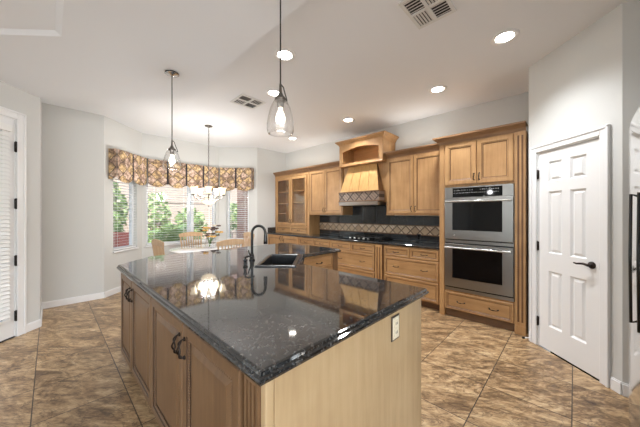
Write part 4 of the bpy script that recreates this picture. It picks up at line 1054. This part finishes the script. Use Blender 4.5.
for i, (x, y, rz, lab) in enumerate((
        (1.93, 4.10, .12, 'oak spindle-back chair with its back turned to the island, in front of the flowers'),
        (1.42, 4.60, -PI/2+.06, 'oak spindle-back chair at the left end of the table below the left window'),
        (2.12, 5.62, PI+.05, 'oak spindle-back chair on the window side of the table'),
        (2.66, 4.97, PI/2-.1, 'oak spindle-back chair at the far right of the table, behind the faucet'))):
    c = proto if i == 0 else copy_tree(proto)
    c.location = (x, y, 0); c.rotation_euler = (0, 0, rz); c['label'] = lab
t = thing('flower_vase', 'glass vase of yellow and dark flowers at the centre of the breakfast table', 'vase', (2.03, 4.78, .757))
mb = MB(); pr = [(.05, 0), (.075, .01), (.085, .07), (.055, .15), (.065, .18)]; mb.lathe([(.001, .004)]+[(r-.003, z+.004) for r, z in pr]+pr[::-1]+[(.001, 0)], 'pglass', (0, 0, 0), 20); mb.build('glass_vase', t)
rr = random.Random(5); st = MB(); lv_ = MB(); heads = []
for k in range(26):
    a = rr.uniform(0, 2*PI); r = rr.uniform(.03, .2); z = rr.uniform(.22, .42); p = (r*math.cos(a), r*math.sin(a), z)
    st.tube([(0, 0, .02), (p[0]*.2, p[1]*.2, .14), p], .0025, 'leaf', 5); heads.append(p)
st.build('stems', t)
for i, p in enumerate(heads):
    m = ('petal_y', 'petal_d', 'petal_w', 'petal_d')[i % 4]; mb = MB()
    R = .04 if i % 2 == 0 else .034
    for q in range(6):
        a = q*PI/3; mb.ball((p[0]+R*.7*math.cos(a), p[1]+R*.7*math.sin(a), p[2]+.004*(q % 2)), R*.6, m, .6, 8)
    mb.ball((p[0], p[1], p[2]+.006), R*.4, 'petal_d', .8, 8); mb.build('flower', t)

# ------------------------------------------------------------------ patio outside
GZ = -.06
mb = MB(); mb.box(-6, 12, 6.37, 16, GZ-.1, GZ, 'patio'); struct(mb.build('ground_patio'), 'pale patio ground outside the bay windows', 'ground')
t = thing('garden_wall', 'tall pale stucco garden wall beyond the patio', 'wall', (0, 12.2, GZ)); t['kind'] = 'structure'
mb = MB(); mb.box(-6, 12, 0, .2, 0, 1.9, 'stucco'); mb.build('wall_panel', t); mb = MB(); mb.box(-6, 12, -.03, .23, 1.9, 2.0, 'stucco'); mb.build('wall_cap', t)
t = thing('neighbor_house', 'pale stucco house rising behind the garden wall', 'building', (5.2, 15.0, GZ))
mb = MB(); mb.box(-7, 6, 0, .9, 0, 4.2, 'stucco'); mb.build('house_wall', t); mb = MB(); mb.hull8([(-7.3, -.4, 4.2), (6.3, -.4, 4.2), (6.3, .9, 4.2), (-7.3, .9, 4.2)], [(-7.3, .6, 4.7), (6.3, .6, 4.7), (6.3, .9, 4.7), (-7.3, .9, 4.7)], 'brickm'); mb.build('roof', t)
def leaves(mb, c, r, n, size, ms, rr):
    for _ in range(n):
        while True:
            p = Vector((rr.uniform(-1, 1), rr.uniform(-1, 1), rr.uniform(-1, 1)))
            if .5 < p.length < 1: break
        P = Vector(c)+Vector((p.x*r[0], p.y*r[1], p.z*r[2])); d = Vector((rr.uniform(-1, 1), rr.uniform(-1, 1), rr.uniform(-.4, 1))).normalized(); s = d.cross(Vector((rr.uniform(-1, 1), rr.uniform(-1, 1), .3))).normalized()
        L = size*rr.uniform(.7, 1.3); w = L*.35
        mb.add([P-d*L*.5, P+s*w, P+d*L*.5, P-s*w], [(0, 1, 2, 3)], ms[rr.randrange(len(ms))])
def shrub(x, y, h, r, label, seed, name='garden_shrub', ms=('leaf', 'leaf2', 'leaf3'), n=700, size=.13):
    rr = random.Random(seed); t = thing(name, label, 'shrub', (x, y, GZ))
    mb = MB(); leaves(mb, (0, 0, h*.55), (r, r, h*.45), n, size, ms, rr); mb.build('foliage', t)
    mb = MB()
    for k in range(5): a = k*1.3; mb.tube([(.03*math.cos(a), .03*math.sin(a), 0), (r*.3*math.cos(a), r*.3*math.sin(a), h*.3), (r*.5*math.cos(a), r*.5*math.sin(a), h*.6)], [.025, .02, .01], 'bark', 6)
    mb.build('stem', t)
def palm(x, y, label, seed, h=.35, L=1.35, nf=26):
    rr = random.Random(seed); t = thing('garden_palm', label, 'palm', (x, y, GZ))
    mb = MB(); mb.lathe([(.001, 0), (.17, 0), (.15, h*.6), (.12, h), (.001, h+.03)], 'bark', (0, 0, 0), 14); mb.build('trunk', t)
    mb = MB()
    for k in range(nf):
        a = 2*PI*k/nf*2.4+rr.uniform(-.2, .2); el = rr.uniform(.25, 1.25); pts = []
        for i in range(9):
            q = i/8; d = L*q; pts.append(Vector((math.cos(a)*d*math.cos(el)*(1-.1*q), math.sin(a)*d*math.cos(el)*(1-.1*q), h+d*math.sin(el)-.75*L*q*q*.75)))
        mb.tube(pts, [.012-.001*i for i in range(9)], 'leaf2', 4)
        for i in range(1, 9):
            for qq in (0, .5):
                p = pts[i-1].lerp(pts[i], qq); tn = (pts[i]-pts[i-1]).normalized(); sd_ = tn.cross(Vector((0, 0, 1))).normalized(); ll = .26*(1-(i/9)**2*.6)
                for s in (-1, 1):
                    tip = p+sd_*s*ll+tn*ll*.5+Vector((0, 0, -.05)); mb.add([p, p+tn*.035, tip], [(0, 1, 2)], ('leaf', 'leaf2', 'leaf3')[rr.randrange(3)])
    mb.build('fronds', t)
palm(2.6, 8.75, 'bushy green palm seen through the middle bay window', 1, .55, 1.5, 34)
shrub(1.05, 10.6, 2.7, .75, 'tall light green shrub seen through the left bay window', 2, n=1100, size=.2)
shrub(2.75, 11.2, 2.3, .5, 'loose yellow-green shrub left of the palm', 3, ms=('leaf2', 'leaf3'), n=500, size=.17)
shrub(4.9, 9.4, 1.9, .75, 'light green shrub on a planter seen through the right bay window', 4, n=900, size=.16)
shrub(3.75, 10.6, 1.7, .6, 'small green shrub right of the palm beyond the patio', 6, n=600, size=.15)
t = thing('planter_wall', 'low pale stucco planter below the right-hand shrub', 'planter', (4.9, 9.4, GZ))
mb = MB(); mb.box(-.5, 1.3, -.95, -.8, 0, .8, 'stucco'); mb.build('front_wall', t); mb = MB(); mb.box(-.55, 1.35, -.98, -.77, .8, .86, 'stucco'); mb.build('cap', t)
mb = MB(); mb.box(4.15, 4.55, 7.3, 7.7, GZ, 2.55, 'brickm'); o = mb.build('brick_column'); tag(o, 'brick patio column at right side of the right bay window', 'column'); o['kind'] = 'structure'
t = thing('patio_cover', 'pale patio cover beam over the terrace outside', 'patio cover', (0, 7.5, GZ)); t['kind'] = 'structure'
mb = MB(); mb.box(-1, 4.6, -.12, .12, 2.62, 2.85, 'cream'); mb.build('beam', t)
mb = MB(); mb.box(2.72, 2.86, .3, .44, 0, 2.62, 'cream'); mb.box(2.66, 2.92, -.12, .46, 2.5, 2.62, 'cream'); mb.build('post', t)
mb = MB(); mb.box(.46, .56, -.06, .06, 0, 2.62, 'black'); mb.build('dark_post', t)
def patio_chair(x, y, rz, label):
    t = thing('patio_chair', label, 'patio chair', (x, y, GZ), rz, 'red patio chairs outside')
    mb = MB(); mb.box(-.27, .27, -.25, .28, .40, .43, 'redsling'); mb.build('seat', t)
    mb = MB(); mb.hull8([(-.26, -.25, .42), (.26, -.25, .42), (.26, -.22, .42), (-.26, -.22, .42)], [(-.26, -.48, 1.0), (.26, -.48, 1.0), (.26, -.45, 1.0), (-.26, -.45, 1.0)], 'redsling'); mb.build('backrest', t)
    for sx in (-1, 1):
        mb = MB(); mb.tube([(sx*.29, .3, .002), (sx*.29, .27, .62), (sx*.29, -.3, .66), (sx*.29, -.33, .3), (sx*.29, -.4, .002)], .015, 'pewter', 8); mb.build('arm_frame', t)
patio_chair(1.02, 7.55, -.5, 'red sling patio chair outside the left bay window, nearer the glass')
patio_chair(1.55, 8.2, -.9, 'red sling patio chair outside, between the left window and the palm')
rr = random.Random(11)
for k, (x, y, r, lab) in enumerate(((1.9, 7.3, .2, 'pale rock left of the palm base'), (2.5, 6.95, .22, 'larger pale rock right in front of the palm'), (3.1, 7.15, .17, 'small pale rock right of the palm base'))):
    mb = MB(); prof = [(max(.001, r*math.sin(PI*i/7)), -r*.6*math.cos(PI*i/7)) for i in range(8)]; mb.lathe(prof, 'rockm', (0, 0, 0), 11)
    mb.v = [(x_*(1+rr.uniform(-.15, .15)), y_*(1+rr.uniform(-.15, .15)), z_*(1+rr.uniform(-.1, .1))) for x_, y_, z_ in mb.v]
    o = mb.build('garden_rock'); o.location = (x, y, GZ+r*.55); tag(o, lab, 'rock', 'rocks round the palm')
